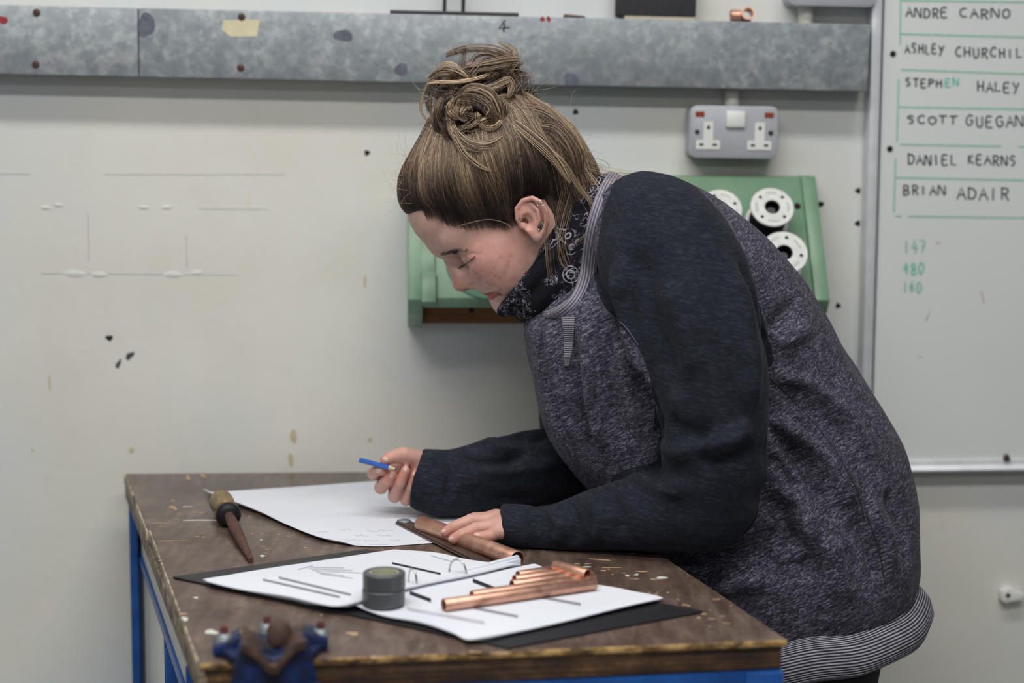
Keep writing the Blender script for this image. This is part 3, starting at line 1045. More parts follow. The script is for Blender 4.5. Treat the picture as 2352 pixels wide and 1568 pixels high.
# local: x along the front edge, -y towards the viewer, z up from the top
fy = (T(640, 1514) - vc).length * -1           # the front edge in that frame
base = [(-.062, .036), (-.046, .050), (.040, .050), (.056, .040), (.054, -.005), (.040, fy - .012), (-.044, fy - .012), (-.060, -.002)]
MB(VF).prism(base, 'z', .0006, .010, .002).build('base_plate', M_VICE, vice, 40)
MB(VF).prism([(-.064, .0008), (-.066, .011), (-.046, .018), (-.036, .024), (-.036, .0008)], 'y', -.010, .026, .002).build('lug', M_VICE, vice, 40)
MB(VF).prism([(.058, .0008), (.060, .014), (.048, .020), (.034, .024), (.034, .0008)], 'y', -.006, .030, .002).build('lug', M_VICE, vice, 40)
bodyp = [(-.052, -.075), (-.046, -.020), (-.040, .012), (-.033, .034), (-.020, .022), (.000, .012), (.020, .022), (.033, .038), (.040, .014), (.046, -.020), (.050, -.075)]
MB(VF).prism(bodyp, 'y', fy - .034, fy - .0035, .0025).build('front_bracket', M_VICE, vice, 40)
MB(VF).prism([(-.054, -.076), (-.048, -.016), (-.020, -.020), (.020, -.020), (.048, -.014), (.052, -.076)], 'y', fy - .040, fy - .033, .002).build('apron_plate', M_VICE, vice, 40)
vj = []
for i in range(15):
    t = i / 14
    xx = -.034 + .068 * t
    vj.append((xx, .034 - .026 * math.exp(-((xx) / .017) ** 2) - .002 * math.sin(6 * t)))
jaw = vj + [(p[0], p[1] - .011) for p in reversed(vj)]
MB(VF).prism(jaw, 'y', fy - .044, fy + .020, .0015).build('v_jaw', M_RUST, vice, 40)
G = VF @ Matrix.Translation((.006, fy + .004, .030))
MB(G).lathe([(.0002, .012), (.010, .010), (.0135, .003), (.0135, -.012), (.009, -.016)], 24).build('clamp_screw', M_RUST, vice, 40)
for (bx, by) in ((-.053, .008), (.052, .012), (-.006, .046)):
    G = VF @ Matrix.Translation((bx, by, .012 if by < .04 else .0102))
    wsh = MB(G).lathe([(.0002, .0105), (.006, .0105), (.009, .008), (.0105, .0)], 20).build('washer', M_BOLT, vice, 40)
    MB(G).lathe([(.0002, .019), (.0036, .018), (.0046, .0108)], 6).build('bolt', M_RBOLT, wsh)
for bx in (-.026, .028):
    G = VF @ Matrix.Translation((bx, fy - .0405, -.034)) @ Matrix.Rotation(math.pi / 2, 4, 'X')
    MB(G).lathe([(.0002, .004), (.006, .0035), (.0085, 0)], 8).build('face_bolt', M_RUST, vice, 40)

# ------------------------------------------------------------------ rasp with a wooden handle
n = NT('old_ash_handle')
v = n.coord(scale=(5, 1, 1))
n.set(color=n.ramp(n.noise(v, 40, 5, .6, .5), [(0.3, lin(92, 76, 50)), (0.7, lin(146, 124, 86))]), rough=0.45)
M_ASH = n.m
n = NT('rusty_rasp_steel')
v = n.coord()
n.set(color=n.ramp(n.noise(v, 260, 3, .7), [(0.3, lin(70, 44, 40)), (0.7, lin(112, 76, 68))]), rough=0.6, metal=0.35)
n.bump(n.voro(v, 420), 0.8, 0.001)
M_RASP = n.m
hz = TZ + .0215
A_, B_, C_ = T(508, 1152, hz - .002), T(524, 1181, hz - .004), T(577, 1287, TZ + .0035)
rasp = empty('rasp', T(530, 1210), 'tapered rusty rasp with a turned wooden handle lying left of the paper', 'rasp')
ax = (B_ - A_)
RF = Matrix.Translation(A_) @ ax.to_track_quat('Z', 'Y').to_matrix().to_4x4()
Lh = ax.length
prof = [(.0004, -.019), (.009, -.0178), (.0150, -.010), (.0178, .0), (.0178, .012), (.0160, .026), (.0135, Lh * .62), (.0135, Lh * .72), (.0165, Lh * .80), (.0178, Lh * .92), (.0176, Lh), (.016, Lh + .004)]
MB(RF).lathe(prof, 32).build('handle', M_ASH, rasp, 60)
MB(RF).lathe([(.0178, Lh * .86), (.0187, Lh * .88), (.0187, Lh * .915), (.0178, Lh * .93)], 32).build('brass_line', M_LIP, rasp, 40)
MB(RF).lathe([(.0176, Lh * .95), (.0180, Lh + .004), (.0150, Lh + .010), (.0110, Lh + .012), (.0004, Lh + .0122)], 32).build('ferrule', M_VDARK, rasp, 40)
bs = B_ + ax.normalized() * .010
pts = [bs.lerp(C_, t) for t in np.linspace(0, 1, 14)]
MB().tube(pts, [lerp(.0072, .0082, min(1, t * 4)) if t < .25 else lerp(.0082, .0034, ((t - .25) / .75) ** 1.4) for t in np.linspace(0, 1, 14)], 14).build('tapered_blade', M_RASP, rasp, 50)

# ------------------------------------------------------------------ papers
n = NT('white_paper')
v = n.coord()
n.set(color=n.ramp(n.noise(v, 6, 3), [(0.3, lin(214, 217, 226)), (0.7, lin(222, 225, 232))]), rough=0.75, spec=0.2)
M_PAPER = n.m
M_PENCIL = plain('pencil_line', lin(176, 178, 186), 0.7)
M_PRINTK = plain('black_print', lin(30, 28, 40), 0.6)
M_PRINTG = plain('grey_print_bar', lin(186, 184, 196), 0.7)
M_PRINTD = plain('dark_grey_print_bar', lin(140, 137, 148), 0.7)


def patch_sheet(name, edges, nu, nv, zf, thick, mat, parent=None, under=None):
    """Coons patch between four plan polylines (left, right: from far to near; far, near: left to right); zf(s, t) height of the upper face"""
    Lr, Rr, Fa, Ne = [np.asarray([(p.x, p.y) for p in e]) for e in edges]
    L, R_ = catmull(Lr, nv), catmull(Rr, nv)
    Fr, N_ = catmull(Fa, nu), catmull(Ne, nu)
    vs, fs = [], []
    for j in range(nv):
        t = j / (nv - 1)
        for i in range(nu):
            s = i / (nu - 1)
            p = (1 - s) * L[j] + s * R_[j] + (1 - t) * Fr[i] + t * N_[i] - ((1 - s) * (1 - t) * L[0] + s * (1 - t) * R_[0] + (1 - s) * t * L[-1] + s * t * R_[-1])
            vs.append((p[0], p[1], zf(s, t)))
    top = list(vs)
    for k, p in enumerate(top):
        vs.append((p[0], p[1], under if under is not None else p[2] - thick))
    N = nu * nv
    for j in range(nv - 1):
        for i in range(nu - 1):
            a = j * nu + i
            fs.append((a, a + 1, a + nu + 1, a + nu))
            fs.append((N + a, N + a + nu, N + a + nu + 1, N + a + 1))
    for i in range(nu - 1):
        for a, b in ((i, i + 1), ((nv - 1) * nu + i + 1, (nv - 1) * nu + i)):
            fs.append((b, a, N + a, N + b))
    for j in range(nv - 1):
        for a, b in (((j + 1) * nu, j * nu), (j * nu + nu - 1, (j + 1) * nu + nu - 1)):
            fs.append((b, a, N + a, N + b))
    m = MB().add(vs, fs)
    me = m.mesh(name)
    o = link(name, me, mat, parent)
    smooth_by_angle(me, 35)
    return o


def pxs(lst, z=TZ):
    return [T(x, y, z) for x, y in lst]


edges = (pxs([(466, 1134), (500, 1152), (549, 1168), (604, 1188), (652, 1210), (727, 1241), (790, 1254)]), pxs([(1210, 1082), (1160, 1180), (1120, 1236)]),
         pxs([(466, 1134), (533, 1129), (701, 1118), (837, 1108), (1000, 1098), (1210, 1082)]), pxs([(790, 1254), (880, 1256), (1010, 1247), (1120, 1236)]))
sheet = patch_sheet('paper_sheet', edges, 40, 28, lambda s, t: TZ + .0014 + .004 * math.exp(-((s) / .04) ** 2) * (1 - t) + .003 * math.exp(-((s - .0) / .05) ** 2) + .0015 * math.sin(5 * t) ** 2 * math.exp(-s * 8), .0004, M_PAPER)
tag(sheet, 'large white sheet of drawing paper under her forearms', 'paper')
# pencilled sums on the sheet
pm = MB()
rnd = random.Random(5)


def scribble(m, px, py, w, h, z, lw):
    npt = int(w / 4)
    pts = [T(px + w * i / npt + rnd.uniform(-2, 2), py + rnd.uniform(-h, h) * .5, z) for i in range(npt + 1)]
    vs, fs = [], []
    for i, p in enumerate(pts):
        tdir = (pts[min(i + 1, npt)] - pts[max(0, i - 1)]).normalized()
        nn = Vector((-tdir.y, tdir.x, 0)) * lw / 2
        vs += [p + nn, p - nn]
    fs = [(2 * i, 2 * i + 1, 2 * i + 3, 2 * i + 2) for i in range(npt)]
    m.add(vs, fs)


for (px, py, w) in ((725, 1221, 28), (785, 1216, 22), (845, 1218, 58), (815, 1229, 30), (870, 1228, 30), (790, 1240, 40), (835, 1240, 34), (895, 1240, 24), (800, 1248, 22), (848, 1249, 40), (960, 1240, 16)):
    scribble(pm, px, py, w, 5, TZ + .0017, .0008)
pm.build('pencil_notes', M_PENCIL, sheet)

# ------------------------------------------------------------------ ring binder
n = NT('black_binder_cover')
n.set(color=n.ramp(n.noise(n.coord(), 400, 3), [(0.3, lin(26, 26, 30)), (0.7, lin(38, 38, 42))]), rough=0.5)
M_BINDER = n.m
M_CHROME = plain('binder_ring_steel', lin(200, 198, 196), 0.2, 1.0)
cL, cB, cR = T(396, 1329), T(1168, 1492), T(1617, 1408)
cT = cL + cR - cB
cT = T(*[a for a in proj(cT)])
binder = empty('ring_binder', (cL + cR) / 2, 'open black ring binder full of white printed pages on the bench', 'binder')
s0, s1 = cL.lerp(cB, .47), cT.lerp(cR, .42)
s0b, s1b = cL.lerp(cB, .55), cT.lerp(cR, .50)
MB().slab([cL, s0, s1, cT], TZ + .0003, TZ + .0033, .0012).build('left_cover', M_BINDER, binder, 40)
MB().slab([s0, s0b, s1b, s1], TZ + .0003, TZ + .0028, .0008).build('spine', M_BINDER, binder, 40)
MB().slab([s0b, cB, cR, s1b], TZ + .0003, TZ + .0033, .0012).build('right_cover', M_BINDER, binder, 40)
PZ = TZ + .0036
# left pages: four loose leaves of the pile show at its edge
tops = []
for k in range(4):
    o_ = k * 2.0
    hh = .0016 + .0018 * k
    zz = PZ + hh
    eL_ = pxs([(908 - o_, 1258), (760, 1281), (600, 1306), (466 + o_, 1330 + k)], zz)
    eR_ = pxs([(1196 - 3 * k, 1296 + k), (1080, 1326), (960, 1352), (800, 1396)], zz + .004)
    eF_ = pxs([(908 - o_, 1258), (1000, 1265), (1065, 1280), (1130, 1292), (1196 - 3 * k, 1296 + k)], zz + .002)
    eN_ = pxs([(466 + o_, 1330 + k), (560, 1351), (660, 1372), (740, 1392), (800, 1396)], zz)
    zf = lambda s, t, hh=hh, k=k: PZ + hh + (.002 + .0012 * k) * s ** 3 + .0015 * math.sin(s * 9 + k) * (t > .8) * (t - .8) * 5 + .0012 * math.exp(-((s - .75) / .1) ** 2 - ((t - .95) / .2) ** 2)
    pgo = patch_sheet('page', (eL_, eR_, eF_, eN_), 30, 22, zf, .0016, M_PAPER, binder)
tops.append(pgo)
for k in range(4):
    hh = .0012 + .0013 * k
    zz = PZ + hh
    eL_ = pxs([(1230 - 2 * k, 1298), (1092, 1325), (955, 1351), (800 + 2 * k, 1388)], zz + .002)
    eR_ = pxs([(1523 - 3 * k, 1374 + k), (1400, 1402), (1270, 1432), (1118 + 2 * k, 1466 - k)], zz)
    eF_ = pxs([(1230 - 2 * k, 1298), (1330, 1334), (1430, 1352), (1523 - 3 * k, 1374 + k)], zz)
    eN_ = pxs([(800 + 2 * k, 1388), (880, 1412), (960, 1428), (1040, 1452), (1075, 1466), (1118 + 2 * k, 1466 - k)], zz)
    zf = lambda s, t, hh=hh, k=k: PZ + hh + .0022 * math.exp(-s * 6) + .0012 * math.sin(s * 11 + k) * max(0, t - .8) * 4 + .002 * math.exp(-((s - .93) / .12) ** 2) * math.exp(-((t - .15) / .3) ** 2)
    pgo = patch_sheet('page', (eL_, eR_, eF_, eN_), 30, 22, zf, .0012, M_PAPER, binder)
tops.append(pgo)
PT = PZ + .0075
# the edge of the pile that stands up along the rings
c0, c1 = T(968, 1340, PT), T(1196, 1291, PT)
for k in range(2):
    dz = .0030 * k
    a0, a1 = c0 + Vector((.002 * k, -.003 * k, 0)), c1 + Vector((.002 * k - .002, -.003 * k, 0))
    MB().add([a0 + Vector((0, 0, -.003)), a1 + Vector((0, 0, -.003)), a1 + Vector((0, 0, .0085 - dz)), a0 + Vector((0, 0, .002 - dz * .3)),
              a0 + Vector((-.003, .006, -.003)), a1 + Vector((-.003, .006, -.003)), a1 + Vector((-.003, .006, .0085 - dz)), a0 + Vector((-.003, .006, .002 - dz * .3))],
             [(0, 1, 2, 3), (4, 7, 6, 5), (3, 2, 6, 7), (0, 4, 5, 1), (1, 5, 6, 2), (0, 3, 7, 4)]).build('page_edge', M_PAPER, binder)
# printed bars and lines lie on the uppermost pages
pg_bvh = []
for pgo in tops:
    me_ = pgo.data
    pg_bvh.append(BVHTree.FromPolygons([tuple(q.co) for q in me_.vertices], [tuple(f_.vertices) for f_ in me_.polygons]))


def printed(p, q, wpx, name, mat, lift=.0004):
    """a printed line on the page under it; wpx: its width in the photograph"""
    vs, fs = [], []
    k = 14
    dx, dy = q[0] - p[0], q[1] - p[1]
    for i in range(k + 1):
        t = i / k
        for s in (-.5, .5):
            x_, y_ = p[0] + dx * t, p[1] + dy * t + s * wpx
            best = None
            for b in pg_bvh:
                loc, nor, ix, dist = b.ray_cast(CAM_POS, ray(x_, y_).normalized(), 6.0)
                if loc is not None and (best is None or dist < best[1]): best = (loc, dist)
            if best is None: return
            vs.append(best[0] + Vector((0, 0, lift)))
    fs = [(2 * i, 2 * i + 1, 2 * i + 3, 2 * i + 2) for i in range(k)]
    MB().add(vs, fs).build(name, mat, binder)


printed((900, 1293), (1012, 1318), 4.5, 'printed_bar', M_PRINTK)
printed((1086, 1333), (1138, 1353), 9, 'printed_bar', M_PRINTK)
printed((941, 1361), (990, 1379), 9, 'printed_bar', M_PRINTK)
printed((640, 1326), (806, 1366), 5, 'grey_bar', M_PRINTD)
printed((604, 1331), (780, 1371), 5, 'grey_bar', M_PRINTD)
printed((1240, 1371), (1334, 1388), 6, 'grey_bar', M_PRINTD)
printed((1088, 1396), (1190, 1416), 6, 'grey_bar', M_PRINTD)
printed((935, 1398), (1112, 1430), 7, 'pale_bar', M_PRINTG)
printed((520, 1322), (562, 1330), 11, 'pale_bar', M_PRINTG)
for k in range(5):
    printed((700 + 9 * k, 1302 + 4 * k), (790 + 20 * (k % 3), 1304 + 6 * k), 1.6, 'fine_print', M_PRINTG)
printed((684, 1308), (720, 1298), 1.6, 'fine_print', M_PRINTG)
printed((990, 1276), (1040, 1290), 1.8, 'fine_print', M_PRINTG)
# two rings
for (px0, py0, px1, py1, top) in ((1032, 1318, 1071, 1326, 1286), (938, 1340, 957, 1348, 1310)):
    a, b = T(px0, py0, PT), T(px1, py1, PT)
    hh = .021
    pts = [a.lerp(b, .5 - .5 * math.cos(math.pi * t)) + Vector((0, 0, hh * math.sin(math.pi * t) ** .8 if 0 < t < 1 else 0)) for t in np.linspace(0, 1, 22)]
    pts = [pts[0] + Vector((0, 0, -.008))] + pts + [pts[-1] + Vector((0, 0, -.008))]
    MB().tube(pts, .0013, 8).build('ring', M_CHROME, binder, 60)

# ------------------------------------------------------------------ two rolls of tape, one on the other
M_TAPE = plain('dark_grey_tape', lin(78, 80, 84), 0.36, 0, 0.12, 30)
M_CORE = plain('card_core', lin(178, 176, 152), 0.7)
tb = T(881, 1387, PZ + .007)
TR_ = .0252
for k, lab in ((0, 'dark grey roll of tape standing on the binder pages, lower of two'), (1, 'dark grey roll of tape on top of another roll beside the binder rings')):
    F = Matrix.Translation(tb + Vector((.0006 * k, .001 * k, .0195 * k + .0004)))
    r_ = empty('tape_roll', F.translation, lab, 'tape', 'rolls of tape on the binder')
    MB(F).lathe([(.0172, .0), (TR_ - .001, .0), (TR_, .001), (TR_, .0182), (TR_ - .001, .0192), (.0172, .0192)], 56, close=True).build('tape', M_TAPE, r_, 40)
    MB(F).lathe([(.0158, .0004), (.0172, .0004), (.0172, .0189), (.0158, .0189)], 48, close=True).build('card_core', M_CORE, r_, 40)

# ------------------------------------------------------------------ copper tubes
def tube_thing(p, q, r, label, group=None, wall_=.0011, name='copper_tube'):
    d = (q - p)
    F = Matrix.Translation(p) @ d.to_track_quat('Z', 'Y').to_matrix().to_4x4()
    L = d.length
    m = MB(F).lathe([(r - wall_, 0), (r - .0003, 0), (r, .0004), (r, L - .0004), (r - .0003, L), (r - wall_, L)], 36, close=True)
    o = m.build(name, M_COPPER, None, 40)
    return tag(o, label, 'copper tube', group)


r15 = .0076
zt = PZ + .0058 + r15
def tt(p0, p1, dz, label, r=r15):
    return tube_thing(T(*p0, zt + dz), T(*p1, zt + dz), r, label, 'short copper tubes on the binder')


tt((1019, 1389), (1366, 1340), 0, 'nearest and longest copper tube across the right-hand pages')
tt((1084, 1370), (1364, 1329), .0005, 'copper tube lying directly behind the longest tube')
tt((1176, 1345), (1352, 1320), .0008, 'third copper tube back in the pile on the pages')
tt((1182, 1334), (1336, 1312), .0010, 'fourth copper tube back in the pile on the pages')
tt((1190, 1324), (1268, 1312), .0012, 'shortest copper tube at the far side of the pile')
tt((1276, 1299), (1350, 1320), .0095, 'copper tube lying crosswise behind the others in the pile')
# the 22 mm tube under her hand and the dark rule beside it
t22 = tube_thing(T(968, 1202, TZ + .0135), T(1188, 1285, TZ + .0135), .0118, 'thick copper tube held under her left hand', None, .0012)
n = NT('blued_steel')
v = n.coord()
n.set(color=n.ramp(n.noise(v, 22, 4), [(0.3, lin(84, 68, 62)), (0.7, lin(112, 92, 82))]), rough=0.32, metal=0.6)
M_RULE = n.m
rule = empty('folding_rule', T(1030, 1255), 'dark steel folding rule with a rivet lying along the copper tube', 'rule')
ra, rb = T(924, 1205), T(1124, 1306)
d = (rb - ra).normalized()
nn = Vector((-d.y, d.x, 0))
nn = nn if nn.x > 0 else -nn
for (o0, o1, z0, z1, name) in ((-.010, .0110, .0022, .0042, 'lower_blade'), (-.0075, .0110, .0044, .0064, 'upper_blade')):
    e0 = [ra + d * (.010 * math.cos(a)) * -1 + nn * ((o0 + o1) / 2 + (o1 - o0) / 2 * math.sin(a)) for a in np.linspace(-math.pi / 2, math.pi / 2, 9)]
    MB().slab([ (p) for p in e0] + [rb + nn * o1, rb + nn * o0], TZ + z0, TZ + z1, .0004).build(name, M_RULE, rule, 40)
MB(Matrix.Translation(ra + nn * .002 + d * .004 + Vector((0, 0, TZ * 0 + .0064)))).lathe([(.0002, .0026), (.006, .0024), (.0085, .0014), (.0092, .0)], 24).build('rivet', M_BOLT, rule, 50)

# ================================================================== PERSON
YS = 2.45                                     # her plane of symmetry


def V3(p): return np.array([p[0], p[1], p[2]], dtype=float)
def PP(px, py, y): return V3(P(px, py, y))


# ------------------------------------------------------------------ distance-field modelling
def cone(p, a, b, ra, rb):
    ba = b - a
    t = np.clip(((p - a) @ ba) / (ba @ ba), 0, 1)
    return np.linalg.norm(p - (a + t[:, None] * ba), axis=1) - (ra + (rb - ra) * t)


def ball(p, c, r): return np.linalg.norm(p - c, axis=1) - r


def ell(p, c, r, R=None):
    q = p - c
    if R is not None: q = q @ R
    k0 = np.linalg.norm(q / r, axis=1)
    k1 = np.linalg.norm(q / (np.asarray(r) ** 2), axis=1) + 1e-9
    return k0 * (k0 - 1.0) / k1


def smin(a, b, k):
    h = np.maximum(k - np.abs(a - b), 0) / k
    return np.minimum(a, b) - h * h * k * 0.25


def smax(a, b, k): return -smin(-a, -b, k)


def chain(p, pts, k=0.0):
    d = None
    for (a, ra), (b, rb) in zip(pts[:-1], pts[1:]):
        e = cone(p, a, b, ra, rb)
        d = e if d is None else np.minimum(d, e)
    return d


def poly_sd(x, z, poly):
    """signed distance (negative inside) to a 2D polygon"""
    poly = np.asarray(poly)
    d = np.full(x.shape, 1e9)
    s = np.ones(x.shape)
    n_ = len(poly)
    for i in range(n_):
        a, b = poly[i], poly[(i + 1) % n_]
        ex, ez = b - a
        wx, wz = x - a[0], z - a[1]
        t = np.clip((wx * ex + wz * ez) / (ex * ex + ez * ez), 0, 1)
        d = np.minimum(d, (wx - ex * t) ** 2 + (wz - ez * t) ** 2)
        c1, c2, c3 = z >= a[1], z < b[1], ex * wz > ez * wx
        flip = (c1 & c2 & c3) | (~c1 & ~c2 & ~c3)
        s = np.where(flip, -s, s)
    return s * np.sqrt(d)


def fast_mesh(name, V, quads):
    me = bpy.data.meshes.new(name)
    V = np.asarray(V, dtype=np.float32)
    Q = np.asarray(quads, dtype=np.int32)
    me.vertices.add(len(V))
    me.vertices.foreach_set('co', V.ravel())
    me.loops.add(Q.size)
    me.loops.foreach_set('vertex_index', Q.ravel())
    me.polygons.add(len(Q))
    me.polygons.foreach_set('loop_start', np.arange(0, Q.size, Q.shape[1], dtype=np.int32))
    me.update(calc_edges=True)
    me.polygons.foreach_set('use_smooth', np.ones(len(Q), dtype=bool))
    return me


def surface_nets(f, lo, hi, h, coarse=4, slack=1.0):
    lo, hi = np.asarray(lo, float), np.asarray(hi, float)
    H = h * coarse
    nc = np.ceil((hi - lo) / H).astype(int) + 1
    g = np.stack(np.meshgrid(*[np.arange(k) for k in nc], indexing='ij'), -1).reshape(-1, 3)
    # coarse samples sit at the centres of coarse blocks
    vc_ = f(lo + (g + 0.5) * H - h * 0.5).reshape(nc)
    near = np.abs(vc_) < H * 1.0 * slack + h
    rep = lambda a: a.repeat(coarse, 0).repeat(coarse, 1).repeat(coarse, 2)
    V = rep(vc_).astype(np.float64)
    idx = np.argwhere(rep(near))
    out = np.empty(len(idx))
    for i in range(0, len(idx), 250000):
        out[i:i + 250000] = f(lo + idx[i:i + 250000] * h)
    V[tuple(idx.T)] = out
    ins = V < 0
    n0, n1, n2 = V.shape
    cnt = np.zeros((n0 - 1, n1 - 1, n2 - 1), dtype=np.int8)
    offs = [(i, j, k) for i in (0, 1) for j in (0, 1) for k in (0, 1)]
    for (i, j, k) in offs:
        cnt += ins[i:n0 - 1 + i, j:n1 - 1 + j, k:n2 - 1 + k]
    act = np.argwhere((cnt > 0) & (cnt < 8))
    imap = np.full(cnt.shape, -1, dtype=np.int64)
    imap[tuple(act.T)] = np.arange(len(act))
    cv = np.stack([V[act[:, 0] + i, act[:, 1] + j, act[:, 2] + k] for (i, j, k) in offs], 1)
    acc, num = np.zeros((len(act), 3)), np.zeros(len(act))
    oa = np.array(offs, float)
    for a in range(8):
        for b in range(a + 1, 8):
            if np.abs(oa[a] - oa[b]).sum() != 1: continue
            m = (cv[:, a] < 0) != (cv[:, b] < 0)
            t = np.where(m, cv[:, a] / np.where(m, cv[:, a] - cv[:, b], 1), 0)
            acc += m[:, None] * (oa[a] + t[:, None] * (oa[b] - oa[a]))
            num += m
    verts = lo + (act + acc / num[:, None]) * h
    quads = []
    for ax in range(3):
        o1, o2 = [(1, 2), (2, 0), (0, 1)][ax]
        sl0 = [slice(None)] * 3
        sl1 = [slice(None)] * 3
        sl0[ax], sl1[ax] = slice(0, -1), slice(1, None)
        e = np.argwhere(ins[tuple(sl0)] != ins[tuple(sl1)])
        e = e[(e[:, o1] > 0) & (e[:, o2] > 0) & (e[:, o1] < V.shape[o1] - 1) & (e[:, o2] < V.shape[o2] - 1)]
        s = ins[tuple(e.T)]
        d1, d2 = np.zeros(3, int), np.zeros(3, int)
        d1[o1], d2[o2] = 1, 1
        q = [imap[tuple((e - a * d1 - b * d2).T)] for (a, b) in ((1, 1), (0, 1), (0, 0), (1, 0))]
        q = np.stack(q, 1)
        q[~s] = q[~s][:, ::-1]
        quads.append(q)
    return verts, np.concatenate(quads)


def join_vq(parts):
    vs, qs, n_ = [], [], 0
    for v_, q_ in parts:
        vs.append(v_)
        qs.append(q_ + n_)
        n_ += len(v_)
    return np.concatenate(vs), np.concatenate(qs)


def bvh_of(V, Q):
    return BVHTree.FromPolygons([tuple(p) for p in V], [tuple(int(i) for i in q) for q in Q])


# ------------------------------------------------------------------ head frame: x forwards out of the face, y to her left (the camera), z up
HF = Vector((-0.68, 0, -0.73)).normalized()
HLAT = Vector((0, -1, 0))
HU = HF.cross(HLAT)
H0 = P(1200, 515, YS - .07) + Vector((0, .07, 0))
HM = np.array([[HF.x, HLAT.x, HU.x], [HF.y, HLAT.y, HU.y], [HF.z, HLAT.z, HU.z]])
H0n = V3(H0)


def hl(px, py, lat=0.0):
    """head-local point seen at that place, lat metres to the camera's side of the plane of symmetry"""
    return (V3(P(px, py, YS - lat)) - H0n) @ HM


def to_world(q): return q @ HM.T + H0n


def table(pts):
    a = np.array(sorted(pts))
    return lambda z: np.interp(z, a[:, 0], a[:, 1])


def smooth_table(pts):
    a = np.array(sorted(pts))
    zz = np.linspace(a[0, 0], a[-1, 0], 200)
    vv = np.interp(zz, a[:, 0], a[:, 1])
    k = np.exp(-0.5 * (np.arange(-8, 9) / 3.2) ** 2)
    k /= k.sum()
    pad = np.concatenate([2 * vv[0] - vv[8:0:-1], vv, 2 * vv[-1] - vv[-2:-10:-1]])
    vv = np.convolve(pad, k, 'valid')
    return lambda z: np.interp(z, zz, vv)


front_px = [(990, 330), (957, 380), (938, 440), (935, 497), (943, 517), (957, 540), (982, 563), (1007, 583), (1024, 592), (1052, 622), (1077, 648), (1098, 668),
            (1118, 677), (1136, 686), (1140, 689), (1149, 699), (1164, 711)]
fp = [hl(*q) for q in front_px]
XF = smooth_table([(q[2], q[0]) for q in fp] + [(-.085, .055), (-.10, .02), (.172, -.01), (.18, -.04)])
XB = smooth_table([(-.10, -.01), (-.085, -.03), (-.05, -.055), (-.02, -.075), (.02, -.093), (.06, -.098), (.10, -.088), (.13, -.066), (.155, -.04), (.172, -.03), (.18, -.045)])
WD = smooth_table([(-.10, .012), (-.085, .024), (-.07, .036), (-.06, .043), (-.045, .051), (-.02, .0615), (0, .066), (.03, .070), (.06, .073), (.09, .072), (.12, .062), (.145, .044), (.165, .018), (.178, .002)])
X0 = smooth_table([(-.10, .03), (-.06, .032), (-.03, .024), (0, .012), (.04, .0), (.1, -.005), (.18, -.03)])


def slice_sdf(q, xf, xb, wd, x0, n=2.25):
    z = q[:, 2]
    c = x0(z)
    a = np.where(q[:, 0] > c, np.maximum(xf(z) - c, .004), np.maximum(c - xb(z), .004))
    w = np.maximum(wd(z), .003)
    u, v_ = np.abs(q[:, 0] - c) / a, np.abs(q[:, 1]) / w
    r = (u ** n + v_ ** n) ** (1 / n)
    return (r - 1) * np.minimum(a, w) * 0.9


EYE = hl(1072, 598, .033)
EYE = np.array([.0835, .0325, EYE[2] + .001])


def mirror(q):
    q = q.copy()
    q[:, 1] = np.abs(q[:, 1])
    return q


def lp(px, py, lat, dx=0.0):
    q = hl(px, py, lat)
    q[0] += dx
    return q


nose_bridge = [(lp(1037, 600, 0), .0078), (lp(1050, 636, 0), .0085), (lp(1055, 650, 0), .0098)]
nose_side = [(lp(1050, 603, .006), .0075), (lp(1068, 634, .008), .0095), (lp(1070, 645, .006), .009)]
ala = lp(1081, 645, .0125)
colu = [(lp(1058, 654, 0), .0075), (lp(1084, 650, 0), .0062)]
upper_lip = [(lp(1116, 670, 0, -.002), .0052), (lp(1126, 667, .012, -.002), .0050), (lp(1144, 666, .0235, -.003), .0030)]
lower_lip = [(lp(1130, 679, 0, -.003), .0062), (lp(1138, 675, .011, -.003), .0056), (lp(1146, 669, .021, -.004), .0032)]
slit = [(lp(1118, 676, 0, .002), .0012), (lp(1132, 671.5, .013, .002), .0012), (lp(1147, 667.5, .0245, .001), .0012)]
chin_c = lp(1158, 694, 0)
ear_pts = lambda lst: [np.append(hl(x, y, l)[[0]], [l, hl(x, y, l)[2]]) for (x, y, l) in lst]
helix = ear_pts([(1199, 519, .071), (1189, 503, .075), (1187, 480, .077), (1201, 461, .080), (1223, 455, .084), (1243, 465, .087), (1254, 486, .088), (1256, 508, .087), (1250, 529, .083), (1243, 541, .079)])
anti = ear_pts([(1222, 470, .080), (1236, 484, .083), (1239, 505, .083), (1231, 524, .080), (1222, 531, .077)])
earc = ear_pts([(1222, 500, .077)])[0]
e_long = (ear_pts([(1213, 456, .08)])[0] - ear_pts([(1234, 548, .078)])[0])
e_long /= np.linalg.norm(e_long)
e_out = np.array([-.25, .95, 0.05])
e_out -= e_long * (e_out @ e_long)
e_out /= np.linalg.norm(e_out)
E_R = np.stack([e_long, np.cross(e_out, e_long), e_out], 1)
concha = ear_pts([(1212, 510, .083)])[0]
lobe = ear_pts([(1234, 541, .078)])[0]
tragus = ear_pts([(1202, 520, .074)])[0]
neck_a, neck_b = np.array([-.035, 0, -.035]), (V3(P(1405, 585, YS)) - H0n) @ HM


